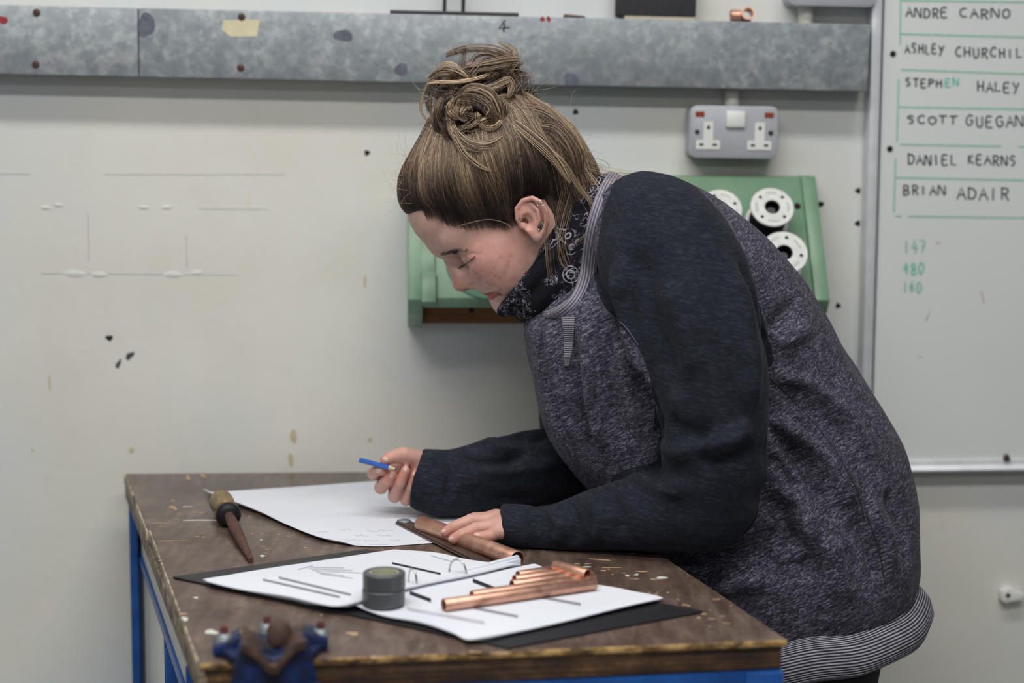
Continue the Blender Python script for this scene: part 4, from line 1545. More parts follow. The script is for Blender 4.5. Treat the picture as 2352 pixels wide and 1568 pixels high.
def head_sdf(q):
    q = mirror(q)
    d = slice_sdf(q, XF, XB, WD, X0)
    brow = cone(q, np.array([XF(.062) - .013, .004, .060]), np.array([.082, .040, .055]), .0125, .011)
    d = smin(d, brow, .016)
    d = smin(d, ell(q, np.array([.064, .045, -.002]), np.array([.028, .021, .024])), .022)
    d = smin(d, ell(q, np.array([.058, .040, -.032]), np.array([.032, .020, .026])), .020)
    d = smax(d, -ell(q, np.array([EYE[0] + .021, EYE[1] - .001, EYE[2] + .004]), np.array([.017, .019, .0125])), .014)
    d = smin(d, ball(q, EYE, .0138), .005)
    # crease above the lid
    d = smin(d, chain(q, nose_bridge), .010)
    d = smin(d, chain(q, nose_side), .014)
    d = smin(d, chain(q, colu), .006)
    d = smin(d, ball(q, ala, .0078), .007)
    d = smax(d, -ball(q, lp(1100, 641, .021), .0035), .006)
    d = smax(d, -ell(q, lp(1074, 659, .0065, .001), np.array([.004, .0035, .005])), .003)
    d = smin(d, chain(q, upper_lip), .006)
    d = smin(d, chain(q, lower_lip), .006)
    d = smax(d, -chain(q, slit), .003)
    d = smax(d, -ball(q, lp(1152, 669, .028), .0030), .008)
    d = smin(d, ball(q, chin_c, .016), .016)
    d = smin(d, cone(q, neck_a, neck_b, .054, .050), .03)
    # ear
    e = ell(q, earc, np.array([.027, .0165, .0045]), E_R)
    e = smin(e, chain(q, [(h_, .0036) for h_ in helix]), .003)
    e = smin(e, chain(q, [(h_, .0030) for h_ in anti]), .004)
    e = smin(e, ell(q, lobe, np.array([.0085, .0075, .0052]), E_R), .006)
    e = smax(e, -ell(q, concha, np.array([.0115, .0085, .0075]), E_R), .003)
    e = smin(e, ball(q, tragus, .0045), .004)
    d = smin(d, e, .004)
    return d


hv, hq = surface_nets(head_sdf, (-.17, -.105, -.17), (.145, .105, .19), .0017, 4, 1.5)
hN = np.zeros_like(hv)
fn_ = np.cross(hv[hq[:, 2]] - hv[hq[:, 0]], hv[hq[:, 3]] - hv[hq[:, 1]])
for k in range(4): np.add.at(hN, hq[:, k], fn_)
hN /= np.linalg.norm(hN, axis=1, keepdims=True) + 1e-12
hb_ = bvh_of(to_world(hv), hq)


def carve(lst, amp, sig):
    """press in (or raise) a line on both halves of the face"""
    pts = []
    for (a, b) in zip(lst[:-1], lst[1:]):
        for t in np.linspace(0, 1, 8, endpoint=False):
            loc, nor, ix, ds = hb_.ray_cast(CAM_POS, ray(lerp(a[0], b[0], t), lerp(a[1], b[1], t)).normalized(), 6.0)
            if loc is not None and loc.y < YS + .01: pts.append((V3(loc) - H0n) @ HM)
    if not pts: return
    pts = np.array(pts)
    q = mirror(hv)
    d = np.full(len(q), 9.0)
    tt_ = np.zeros(len(q))
    for i, p in enumerate(pts):
        e = np.linalg.norm(q - p, axis=1)
        m_ = e < d
        d[m_] = e[m_]; tt_[m_] = i / max(1, len(pts) - 1)
    endf = np.clip(np.minimum(tt_, 1 - tt_) * 6 + .35, 0, 1)
    hv[:] += hN * (amp * endf * np.exp(-(d / sig) ** 2))[:, None]


for lst, amp, sig in (([(1043, 603), (1058, 621), (1078, 630)], -.0022, .005),
                      ([(1050, 594), (1064, 589), (1080, 583), (1098, 581)], -.0012, .0020),
                      ([(1060, 616), (1078, 609), (1096, 595)], -.0010, .0022),
                      ([(1094, 588), (1108, 581)], -.0007, .002),
                      ([(1092, 628), (1103, 638), (1102, 652)], -.0026, .0032),
                      ([(1104, 644), (1120, 654), (1140, 661)], -.0014, .0035),
                      ([(1076, 657), (1088, 653)], -.0020, .0026),
                      ([(1116, 671), (1128, 668), (1143, 666)], .0013, .0022),
                      ([(1127, 681), (1137, 677), (1145, 671)], .0018, .0028),
                      ([(1117, 677), (1132, 672.5), (1148, 667)], -.0024, .0013),
                      ([(1150, 664), (1156, 674)], -.0012, .003),
                      ([(1140, 690), (1150, 686)], -.0010, .003)):
    carve(lst, amp, sig)
head_w = to_world(hv)

# ------------------------------------------------------------------ hands
def hand(fingers, thumb, wrist, wr, fore, k_palm=.012):
    def f(p):
        d = cone(p, fore[0], wrist, fore[1], wr)
        for c in fingers:
            d = smin(d, cone(p, wrist, c[0][0], wr * .72, c[0][1] * 1.12), .016)
        d2 = None
        for c in fingers:
            e = chain(p, c)
            # knuckle swell
            e = np.minimum(e, ball(p, c[1][0], c[1][1] * 1.05))
            d2 = e if d2 is None else smin(d2, e, .0022)
        d = smin(d, d2, .006)
        d = smin(d, chain(p, thumb), .010)
        return d
    return f


W = lambda x, y, dep, r: (PP(x, y, dep), r)
L_fing = [[W(1156, 1219, 2.280, .0088), W(1127, 1229, 2.263, .0083), W(1108, 1232, 2.260, .0076), W(1097, 1232, 2.260, .0068)],
          [W(1144, 1206, 2.286, .0098), W(1093, 1214, 2.280, .0090), W(1059, 1228, 2.274, .0081), W(1042, 1237, 2.273, .0070)],
          [W(1140, 1194, 2.304, .0100), W(1082, 1195, 2.299, .0092), W(1042, 1210, 2.292, .0081), W(1024, 1222, 2.291, .0070)],
          [W(1140, 1189, 2.322, .0100), W(1090, 1192, 2.320, .0090), W(1054, 1205, 2.313, .0080), W(1037, 1215, 2.312, .0070)]]
L_thumb = [W(1165, 1208, 2.322, .0135), W(1130, 1208, 2.342, .0110), W(1106, 1214, 2.350, .0088), W(1090, 1222, 2.350, .0076)]
L_f = hand(L_fing, L_thumb, PP(1196, 1209, 2.296, ), .0185, (PP(1250, 1216, 2.294), .0155))
R_fing = [[W(896, 1062, 2.483, .0105), W(859, 1087, 2.460, .0098), W(866, 1080, 2.442, .0086), W(878, 1080, 2.434, .0072)],
          [W(898, 1084, 2.485, .0105), W(875, 1119, 2.455, .0096), W(887, 1106, 2.438, .0086), W(900, 1091, 2.434, .0072)],
          [W(908, 1106, 2.483, .0100), W(906, 1139, 2.454, .0094), W(919, 1109, 2.438, .0084), W(931, 1082, 2.435, .0070)],
          [W(922, 1126, 2.478, .0092), W(933, 1148, 2.457, .0084), W(944, 1120, 2.443, .0074), W(952, 1093, 2.440, .0062)]]
R_thumb = [W(955, 1055, 2.460, .0150), W(926, 1045, 2.446, .0122), W(902, 1049, 2.436, .0100), W(886, 1056, 2.431, .0082)]
R_f = hand(R_fing, R_thumb, PP(978, 1094, 2.466), .0235, (PP(1040, 1104, 2.466), .022))


def mesh_box(f, pts, pad, h, slack=1.3):
    a = np.array(pts)
    return surface_nets(f, a.min(0) - pad, a.max(0) + pad, h, 4, slack)


lv, lq = mesh_box(L_f, [c[0] for fi in L_fing + [L_thumb] for c in fi] + [PP(1250, 1214, 2.292)], .03, .0013)
rv, rq = mesh_box(R_f, [c[0] for fi in R_fing + [R_thumb] for c in fi] + [PP(1040, 1104, 2.466)], .03, .0013)

# ------------------------------------------------------------------ the body under her clothes
sh_n, sh_f = PP(1540, 620, YS - .165), PP(1480, 600, YS + .155)
el_n, el_f = PP(1628, 1130, 2.236), PP(1338, 1060, 2.562)
wr_n, wr_f = PP(1225, 1212, 2.296), PP(1010, 1104, 2.468)
hip_c = PP(1850, 1290, YS)
hip_n, hip_f = hip_c + np.array([0, -.085, 0]), hip_c + np.array([0, .085, 0])
kn_n, kn_f = np.array([.40, YS - .11, .47]), np.array([.44, YS + .11, .47])
an_n, an_f = np.array([.47, YS - .12, .07]), np.array([.52, YS + .12, .07])


def body_sdf(p):
    c7, mid_, low = PP(1400, 590, YS), PP(1560, 830, YS), PP(1760, 1120, YS)
    d = cone(p, c7, mid_, .060, .105)
    d = smin(d, cone(p, mid_, low, .12, .105), .06)
    d = smin(d, cone(p, low, hip_c, .105, .125), .06)
    for (s, m2, e, w) in ((sh_n, PP(1628, 880, 2.228), el_n, wr_n), (sh_f, PP(1345, 850, 2.645), el_f, wr_f)):
        d = smin(d, cone(p, c7, s, .05, .048), .03)
        d = smin(d, cone(p, s, m2, .046, .038), .02)
        d = smin(d, cone(p, m2, e, .038, .030), .01)
        d = smin(d, cone(p, e, w, .028, .016), .006)
    for (h_, k_, a_) in ((hip_n, kn_n, an_n), (hip_f, kn_f, an_f)):
        d = smin(d, cone(p, h_, k_, .082, .052), .04)
        d = smin(d, cone(p, k_, a_, .050, .036), .02)
        d = smin(d, cone(p, a_, a_ + np.array([-.12, 0, -.035]), .034, .026), .02)
    d = smin(d, cone(p, c7, PP(1330, 545, YS), .052, .05), .02)
    return d


bv, bq = surface_nets(body_sdf, (-.2, 1.9, -.02), (.75, 2.9, 1.5), .009, 3, 1.3)
PV, PQ = join_vq([(head_w, hq), (lv, lq), (rv, rq), (bv, bq)])
nH = len(head_w)
pme = fast_mesh('person', PV, PQ)

# skin: fair, reddish on cheek, nose, ear and fingertips; lips by an attribute
ql = (PV - H0n) @ HM
qm = mirror(ql)
lip_poly = [hl(x, y, l)[[0, 2]] for (x, y, l) in ((1108, 671, 0), (1119, 669.5, .008), (1131, 667, .015), (1149, 666, .024), (1144, 676, .019), (1135, 685, .009), (1122, 690, 0))]
lip = np.clip(.5 - poly_sd(qm[:, 0], qm[:, 2], lip_poly) / .0016, 0, 1) * (qm[:, 0] > .05)
lip[nH:] = 0
red = np.zeros(len(PV))
red += .5 * np.exp(-(ell(qm, np.array([.06, .06, -.005]), np.array([.03, .03, .03])) / .02).clip(0) ** 2)
red += .9 * np.exp(-(np.maximum(ball(qm, nose_bridge[2][0], .010), 0) / .010) ** 2)
red += .6 * np.exp(-(np.maximum(ball(qm, earc, .022), 0) / .012) ** 2)
red[nH:] = .35
for fi in L_fing + R_fing + [L_thumb, R_thumb]:
    red[nH:] += .5 * np.exp(-(np.linalg.norm(PV[nH:] - fi[-1][0], axis=1) / .014) ** 2)
spots = np.zeros(len(PV))
for (px, py, rr_, am) in ((1135, 615, .0020, .6), (1166, 609, .0035, .55), (1168, 600, .0022, .5), (1173, 586, .0035, .5), (1138, 633, .0022, .9), (1147, 638, .0024, .75), (1104, 596, .0010, .9), (1217, 563, .0022, .5),
                          (1160, 625, .004, .4), (1150, 590, .003, .35), (1140, 578, .002, .35), (1180, 640, .004, .3), (1085, 650, .003, .4), (1128, 625, .004, .3), (1195, 600, .003, .3)):
    loc, nor, ix, ds = hb_.ray_cast(CAM_POS, ray(px, py).normalized(), 6.0)
    if loc is not None:
        spots += .7 * am * np.exp(-(np.linalg.norm(PV - np.array(tuple(loc)), axis=1) / rr_) ** 2)
for nm, arr in (('lip', lip), ('red', np.clip(red, 0, 1)), ('spot', np.clip(spots, 0, 1))):
    at = pme.attributes.new(nm, 'FLOAT', 'POINT')
    at.data.foreach_set('value', arr.astype(np.float32))

n = NT('fair_skin')
v = n.coord()
mott = n.noise(v, 70, 4, 0.6)
c = n.ramp(mott, [(0.3, lin(190, 152, 139)), (0.7, lin(206, 171, 157))])
c = n.mix(n.math('MULTIPLY', n.attr('red'), n.math('ADD', n.math('MULTIPLY', n.noise(v, 38, 3), .8), .25)), c, lin(196, 118, 104))
blem = n.voro(v, 85, out='Distance')
bl2 = n.noise(v, 55, 2)
bm_ = n.math('MULTIPLY', n.ramp(blem, [(0.10, (1, 1, 1)), (0.24, (0, 0, 0))]), n.ramp(bl2, [(0.52, (0, 0, 0)), (0.60, (1, 1, 1))]))
c = n.mix(n.math('MULTIPLY', bm_, n.math('MULTIPLY', n.attr('red'), .55)), c, lin(166, 72, 70))
c = n.mix(n.attr('spot'), c, lin(150, 62, 60))
c = n.mix(n.attr('lip'), c, lin(166, 84, 86))
n.set(color=c, rough=0.47, spec=0.4, sss=0.12)
n.b.inputs['Subsurface Radius'].default_value = (.9, .35, .2)
n.b.inputs['Subsurface Scale'].default_value = 0.004
n.bump(n.mix(.5, n.noise(v, 420, 3), n.voro(v, 700)), 0.12, 0.0006)
M_SKIN = n.m
person = link('person', pme, M_SKIN)
tag(person, 'person with a brown hair bun and grey and navy sweatshirt leaning over the bench', 'person')
skin_bvh = bvh_of(PV[:nH + len(lv) + len(rv)], np.concatenate([hq, lq + nH, rq + nH + len(lv)]))


def cam_hit(bvh, px, py):
    d = ray(px, py).normalized()
    loc, nor, idx, dist = bvh.ray_cast(CAM_POS, d, 6.0)
    return loc, nor


def oval_patch(bvh, px, py, rx, ry, ang, lift, name, mat, parent, dome=0.0):
    """a small oval that follows the surface seen there"""
    k, rings = 16, 4
    ca, sa = math.cos(ang), math.sin(ang)
    pts = [(0, 0)] + [(r_ / rings * math.cos(2 * math.pi * i / k), r_ / rings * math.sin(2 * math.pi * i / k)) for r_ in range(1, rings + 1) for i in range(k)]
    vs = []
    c0_, _ = cam_hit(bvh, px, py)
    if c0_ is None: return None
    for (u, w) in pts:
        X, Y = u * rx * ca - w * ry * sa, u * rx * sa + w * ry * ca
        loc, nor = cam_hit(bvh, px + X, py + Y)
        if loc is None or abs(loc.y - c0_.y) > .012: loc, nor = c0_, Vector((0, -1, 0))
        rr = min(1, math.hypot(u, w))
        vs.append(loc + nor * (lift * (1 - .9 * rr ** 4) + dome * (1 - rr * rr)))
    fs = [(0, 1 + i, 1 + (i + 1) % k) for i in range(k)]
    for g in range(rings - 1):
        fs += [(1 + g * k + i, 1 + (g + 1) * k + i, 1 + (g + 1) * k + (i + 1) % k, 1 + g * k + (i + 1) % k) for i in range(k)]
    o = MB().add(vs, fs).build(name, mat, parent, 80)
    return o


n = NT('fingernail')
n.set(color=lin(206, 172, 160), rough=0.3, coat=0.2)
M_NAIL = n.m
for (px, py, rx, ry, an) in ((1095, 1228, 8, 5.5, .1), (1033, 1239, 10, 5, -.75), (1015, 1222, 10, 4.5, -.7),
                             (869, 1080, 7, 6, -.3), (899, 1090, 5.5, 7.5, .35), (932, 1076, 5.5, 8, .3), (951, 1086, 4, 6.5, .2), (886, 1055, 8, 5.5, .5)):
    oval_patch(skin_bvh, px, py, rx, ry, an, .0006, 'fingernail', M_NAIL, person, .0004)


# ------------------------------------------------------------------ strands
def tubes_mesh(name, paths, radii, tone, sides=3):
    """paths (N, K, 3); radii (N, K); tone (N,)"""
    paths = np.asarray(paths)
    N, K, _ = paths.shape
    t = np.empty_like(paths)
    t[:, 1:-1] = paths[:, 2:] - paths[:, :-2]
    t[:, 0], t[:, -1] = paths[:, 1] - paths[:, 0], paths[:, -1] - paths[:, -2]
    t /= np.linalg.norm(t, axis=2, keepdims=True) + 1e-12
    ref = np.array([.31, -.8, .52])
    a = np.cross(t, ref)
    a /= np.linalg.norm(a, axis=2, keepdims=True) + 1e-9
    b = np.cross(t, a)
    rings = []
    for s in range(sides):
        w = 2 * math.pi * s / sides
        rings.append(paths + (a * math.cos(w) + b * math.sin(w)) * radii[:, :, None])
    V = np.stack(rings, 2).reshape(-1, 3)
    base = (np.arange(N)[:, None] * K + np.arange(K - 1)[None, :]) * sides
    qs = []
    for s in range(sides):
        s2 = (s + 1) % sides
        qs.append(np.stack([base + s, base + s2, base + sides + s2, base + sides + s], -1).reshape(-1, 4))
    me = fast_mesh(name, V, np.concatenate(qs))
    at = me.attributes.new('tone', 'FLOAT', 'POINT')
    tone = np.asarray(tone, dtype=np.float32)
    at.data.foreach_set('value', np.repeat(tone, K * sides) if tone.ndim == 1 else np.repeat(tone.ravel(), sides))
    return me


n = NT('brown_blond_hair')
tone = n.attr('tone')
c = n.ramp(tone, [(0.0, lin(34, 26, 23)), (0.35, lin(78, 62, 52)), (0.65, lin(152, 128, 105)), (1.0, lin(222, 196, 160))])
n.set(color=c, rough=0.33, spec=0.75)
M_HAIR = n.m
n = NT('hair_base')
v = n.coord(scale=(1, 1, 1))
n.set(color=n.ramp(n.noise(v, 60, 4), [(0.3, lin(40, 28, 22)), (0.7, lin(66, 48, 38))]), rough=0.6)
M_HAIRBASE = n.m

hairline = [hl(x, y, l)[[0, 2]] for (x, y, l) in ((922, 508, 0), (936, 517, .012), (968, 504, .035), (1008, 509, .055), (1042, 524, .06), (1088, 531, .066), (1130, 527, .068),
                                                  (1176, 533, .07), (1190, 522, .07), (1194, 478, .074), (1214, 454, .076), (1246, 460, .076), (1262, 498, .074), (1266, 548, .07), (1290, 590, .06), (1340, 560, .05))]
hairline = [tuple(q) for q in hairline] + [(-.12, -.085), (-.25, -.05), (-.25, .3), (.25, .3), (.25, hairline[0][1])]
hf_px = [(1003, 284), (962, 318), (934, 375), (918, 430), (919, 470), (928, 499)]
hfl = [hl(*q) for q in hf_px]
HXF = smooth_table([(q[2], q[0]) for q in hfl] + [(.198, -.06), (.10, .104), (.05, .095), (-.10, .05)])
HXB = smooth_table([(.198, -.065), (.185, -.07), (.165, -.095), (.14, -.122), (.109, -.133), (.08, -.140), (.04, -.142), (.008, -.134), (-.031, -.122), (-.06, -.10), (-.10, -.07)])
HWD = smooth_table([(-.10, .05), (-.06, .058), (-.03, .066), (0, .0705), (.03, .0765), (.06, .080), (.09, .081), (.12, .075), (.145, .062), (.165, .046), (.185, .022), (.197, .004)])
HX0 = smooth_table([(-.10, -.03), (0, -.015), (.1, -.012), (.198, -.06)])


def hair_sdf(q):
    d = slice_sdf(q, HXF, HXB, HWD, HX0, 2.2)
    s = poly_sd(q[:, 0], q[:, 2], hairline)
    fade = np.clip((s + .030) / .030, 0, 1)
    return smax(d + .0075 * fade * fade, s * 0.55, .008)


cv_, cq_ = surface_nets(hair_sdf, (-.17, -.1, -.13), (.145, .1, .215), .003, 4, 1.6)
cap_w = to_world(cv_)
cap = link('hair', fast_mesh('hair', cap_w, cq_), M_HAIRBASE, person)
cap_bvh = bvh_of(cap_w, cq_)
bare_v, bare_q = surface_nets(lambda q: slice_sdf(q, XF, XB, WD, X0), (-.17, -.105, -.12), (.145, .105, .19), .004, 4, 1.5)
skin_dir = bvh_of(to_world(bare_v), bare_q)
HC = to_world(np.array([[-.01, 0, .055]]))[0]
BUN = PP(1098, 235, YS)
BBASE = PP(1112, 305, YS)
bdir = BBASE - HC
bdir /= np.linalg.norm(bdir)


def cap_point(d, lift):
    loc, nor, i_, dist = cap_bvh.ray_cast(Vector(HC), Vector(d), 0.5)
    r_ = dist if dist is not None else .1
    if skin_dir is not None:
        l2, n2_, i2, d2 = skin_dir.ray_cast(Vector(HC), Vector(d), 0.125)
        if d2 is not None and d2 < .118: r_ = max(r_, d2 + .0004)
    return HC + d * (r_ + lift)


def slerp(a, b, t):
    w = math.acos(max(-1, min(1, float(a @ b))))
    if w < 1e-4: return a
    return (a * math.sin((1 - t) * w) + b * math.sin(t * w)) / math.sin(w)


def head_strands(N, seed, K=14):
    r = np.random.default_rng(seed)
    hlp = np.array(hairline[:13])
    seg = np.linalg.norm(np.diff(hlp, axis=0), axis=1)
    cum = np.concatenate([[0], np.cumsum(seg)])
    cand = np.arange(len(cap_w))
    wgt = np.where(cv_[:, 1] > -.02, 1.0, .4) * (np.linalg.norm(cap_w - HC, axis=1) > .07)
    pick = r.choice(cand, N, p=wgt / wgt.sum())
    paths, rads, tones = np.empty((N, K, 3)), np.empty((N, K)), np.empty((N, K))
    for i, ci in enumerate(pick):
        if i < N * .55:                         # rooted along the hairline, some a little way out on the skin
            u = r.uniform(0, cum[-1])
            x_, z_ = np.interp(u, cum, hlp[:, 0]), np.interp(u, cum, hlp[:, 1])
            x_, z_ = x_ + r.normal(0, .0022), z_ + (r.normal(.0050, .0022) if i % 4 else r.normal(-.0005, .0042))
            if x_ > .070: z_ = z_ + abs(r.normal(0, .002))
            w_ = np.interp(z_, [-.03, 0, .03, .06, .09, .12, .145], [.0615, .066, .070, .073, .072, .062, .044])
            cx = float(X0(np.array([z_]))[0])
            fx = float(XF(np.array([z_]))[0])
            lat = w_ * max(0.0, 1 - (max(0, x_ - cx) / max(.01, fx - cx)) ** 2.25) ** (1 / 2.25)
            if r.random() < .25: lat = -lat
            p0 = to_world(np.array([[x_, lat, z_]]))[0]
        else:
            p0 = cap_w[ci]
        d0 = p0 - HC
        d0 /= np.linalg.norm(d0)
        if i >= N * .55:
            d0 = d0 + r.normal(0, .05, 3) * .35
            d0 /= np.linalg.norm(d0)
            for _ in range(12):
                pq = (cap_point(d0, 0)[None, :] - H0n) @ HM
                if poly_sd(pq[:, 0], pq[:, 2], hairline)[0] < -.004: break
                d0 = slerp(d0, bdir, .08)
        b = bdir + r.normal(0, .09, 3)
        b /= np.linalg.norm(b)
        t1 = min(1.0, r.uniform(.35, 1.0) * 1.15)
        thick = r.random() < .45
        lift = r.uniform(-.0004, .0012) if not thick else r.uniform(.0005, .0042)
        wob = r.normal(0, .014, 3)
        ph = r.uniform(0, 6)
        for k in range(K):
            t = t1 * k / (K - 1)
            d = slerp(d0, b, t)
            d = d + wob * math.sin(3 * t + ph) * .6 * min(1, 4 * t)
            d /= np.linalg.norm(d)
            paths[i, k] = cap_point(d, (lift + .003 * math.sin(math.pi * min(1, t))) * min(1, .15 + 3 * t))
        fine_ = i < N * .55
        w = r.uniform(.00016, .00052) if not fine_ else (r.uniform(.00007, .00026) if i % 4 else r.uniform(.00005, .00010))
        rads[i] = w * (np.interp(np.linspace(0, 1, K), [0, .35, .8, 1], [.18, 1, 1, .35]) if fine_ else np.interp(np.linspace(0, 1, K), [0, .12, .8, 1], [.3, 1, 1, .35]))
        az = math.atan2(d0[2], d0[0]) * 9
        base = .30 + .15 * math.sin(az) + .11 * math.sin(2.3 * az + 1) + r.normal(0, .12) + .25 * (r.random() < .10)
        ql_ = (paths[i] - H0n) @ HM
        tones[i] = np.clip(base + np.interp(-poly_sd(ql_[:, 0], ql_[:, 2], hairline), [0, .02, .05, .085], [-.24, -.20, .06, .36]), 0, 1)  # darker roots; low shade and crown light are also put into the tone
    return paths, rads, tones


def clump(guide, n_, spread, r, width=(.00025, .0006), tone=(.5, .2), K=None, taper=True):
    """strands round a smooth guide line"""
    K = K or 16
    g = catmull(np.asarray(guide), K)
    t = np.gradient(g, axis=0)
    t /= np.linalg.norm(t, axis=1, keepdims=True) + 1e-9
    ref = np.array([.3, -.9, .2])
    a = np.cross(t, ref)
    a /= np.linalg.norm(a, axis=1, keepdims=True) + 1e-9
    b = np.cross(t, a)
    s = np.linspace(0, 1, K)
    env = np.sin(np.pi * np.clip(s * .9 + .08, 0, 1)) ** .5 if taper else np.ones(K)
    paths = np.empty((n_, K, 3))
    for i in range(n_):
        rad, w = spread * math.sqrt(r.random()), r.uniform(0, 2 * math.pi)
        tw = r.normal(0, .5)
        ang = w + tw * s * 2
        paths[i] = g + (a * np.cos(ang)[:, None] + b * np.sin(ang)[:, None]) * (rad * env)[:, None]
    wd = r.uniform(width[0], width[1], n_)
    rads = wd[:, None] * np.interp(s, [0, .1, .85, 1], [.5, 1, 1, .3])[None, :]
    tn = np.clip(r.normal(tone[0], tone[1], n_), 0, 1)
    return paths, rads, tn


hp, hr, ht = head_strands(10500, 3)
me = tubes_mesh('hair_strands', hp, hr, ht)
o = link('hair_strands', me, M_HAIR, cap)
o['kind'] = 'stuff'

# the bun: a dark core and many loops wound round it
def bun_sdf(p):
    d = ell(p, PP(1106, 258, YS), np.array([.052, .052, .046]))
    return smin(d, ell(p, PP(1090, 190, YS), np.array([.036, .036, .024])), .03)


bv2, bq2 = surface_nets(bun_sdf, BUN - .12, BUN + .12, .004, 4, 1.4)
bun = link('bun', fast_mesh('bun', bv2, bq2), M_HAIRBASE, person)
r = np.random.default_rng(11)
paths, rads, tones = [], [], []
axis0 = np.array([-.25, -.1, .96])
for i in range(84):
    lev = r.uniform(-.060, .050)
    ax_ = axis0 + r.normal(0, .33, 3)
    ax_ /= np.linalg.norm(ax_)
    u_ = np.cross(ax_, np.array([.2, 1, .1]))
    u_ /= np.linalg.norm(u_)
    w_ = np.cross(ax_, u_)
    R0 = (.068 if lev < 0 else .066) * r.uniform(.66, 1.04) * (1 - .22 * abs(lev) / .06)
    c_ = BUN + np.array([.006 - lev * .22, 0, lev])
    a0, span = r.uniform(0, 6.28), r.uniform(1.7, 4.2)
    nn_ = 7
    th = a0 + np.linspace(0, span, nn_)
    sp = R0 * (1 + .12 * np.sin(np.linspace(0, 5, nn_) + r.uniform(0, 6)))
    g = c_ + (u_ * np.cos(th)[:, None] + w_ * np.sin(th)[:, None] * .9) * sp[:, None] + ax_ * (np.linspace(-.012, .012, nn_) * r.choice([-1, 1]))[:, None]
    p_, q_, t_ = clump(g, int(r.integers(22, 38)), r.uniform(.005, .0105), r, tone=(r.uniform(.18, .80), .14), K=20)
    paths.append(p_); rads.append(q_); tones.append(t_)


def gpx(lst, dy=0.0):
    return np.array([PP(x, y, YS - l + dy) for (x, y, l) in lst])


# coils wound on the camera's side and the far side of the bun
for i in range(64):
    cx, cy = 1092 + r.normal(0, 17), 258 + r.normal(0, 18)
    R0 = r.uniform(22, 82)
    a0, span = r.uniform(0, 6.28), r.uniform(1.2, 2.9)
    th = a0 + np.linspace(0, span, 8) * r.choice([-1, 1])
    side = 1 if i % 3 else -1
    lst = []
    for t_ in th:
        R1 = R0 * (1 + .08 * math.sin(3 * t_ + i))
        lst.append((cx + R1 * 1.12 * math.cos(t_), cy + R1 * .92 * math.sin(t_), side * (.074 * math.sqrt(max(.04, 1 - (R0 / 92) ** 2)) + .004 + r.normal(0, .002))))
    p_, q_, t_ = clump(np.array([PP(x, y, YS - l) for (x, y, l) in lst]), int(r.integers(20, 34)), r.uniform(.004, .008), r, tone=(r.uniform(.20, .86), .13), K=20)
    paths.append(p_); rads.append(q_); tones.append(t_)
# loops and tufts that stand out of the bun
special = [([(1092, 205, .03), (1078, 160, .035), (1095, 128, .03), (1130, 124, .03), (1165, 150, .03), (1195, 195, .03), (1210, 235, .03), (1208, 262, .02)], 9, .0035, .55),
           ([(985, 185, .02), (972, 215, .02), (966, 250, .02), (980, 275, .02), (1000, 280, .02)], 5, .0022, .7),
           ([(995, 205, .03), (988, 235, .03), (992, 262, .03), (1004, 276, .03)], 4, .002, .5),
           ([(980, 195, .03), (1000, 190, .05), (1060, 188, .055), (1110, 176, .05), (1130, 165, .04)], 14, .0035, .8),
           ([(1005, 160, .03), (1030, 152, .045), (1060, 168, .05), (1085, 190, .05)], 22, .007, .75),
           ([(985, 180, .02), (1010, 165, .035), (1050, 165, .045), (1090, 150, .04), (1120, 158, .03)], 24, .008, .55),
           ([(1070, 195, .05), (1085, 165, .05), (1110, 145, .045), (1125, 150, .03)], 22, .007, .5),
           ([(1100, 205, .055), (1135, 200, .06), (1165, 185, .05), (1175, 200, .05), (1168, 225, .055)], 24, .007, .6),
           ([(1045, 230, .05), (1080, 205, .065), (1120, 215, .07), (1142, 250, .07), (1150, 290, .065)], 40, .010, .62),
           ([(1040, 245, .055), (1070, 225, .07), (1105, 235, .075), (1130, 265, .072), (1140, 300, .065)], 34, .009, .5),
           ([(1030, 225, .05), (1030, 270, .065), (1045, 300, .07), (1080, 288, .072), (1088, 268, .07)], 22, .006, .5),
           ([(1032, 255, .055), (1042, 300, .07), (1075, 330, .078), (1120, 335, .078), (1152, 315, .07), (1158, 290, .065)], 36, .009, .66),
           ([(1028, 240, .055), (1040, 300, .075), (1065, 350, .085), (1100, 380, .088), (1130, 394, .086)], 12, .004, .72),
           ([(1150, 260, .05), (1190, 275, .05), (1225, 300, .06), (1260, 330, .07)], 30, .008, .66),
           ([(1160, 235, .04), (1200, 245, .04), (1240, 255, .04), (1262, 280, .045), (1258, 300, .05)], 28, .008, .5),
           ([(1180, 290, .06), (1230, 320, .075), (1290, 370, .08), (1330, 430, .075), (1362, 470, .07)], 16, .005, .68),
           ([(1165, 270, .06), (1225, 318, .08), (1270, 362, .085), (1310, 420, .08)], 26, .007, .6),
           ([(1200, 250, .03), (1250, 265, .045), (1290, 300, .05), (1325, 350, .05), (1335, 395, .05)], 36, .011, .45),
           ([(1230, 290, .05), (1275, 300, .06), (1312, 345, .065), (1330, 400, .06)], 34, .010, .5)]
for lst, nn_, sp_, tn_ in special:
    p_, q_, t_ = clump(gpx(lst), int(nn_ * 1.3), sp_, r, tone=(tn_, .14), K=20)
    paths.append(p_); rads.append(q_); tones.append(t_)
me = tubes_mesh('bun_strands', np.concatenate(paths), np.concatenate(rads), np.concatenate(tones))
o = link('bun_strands', me, M_HAIR, bun)
o['kind'] = 'stuff'
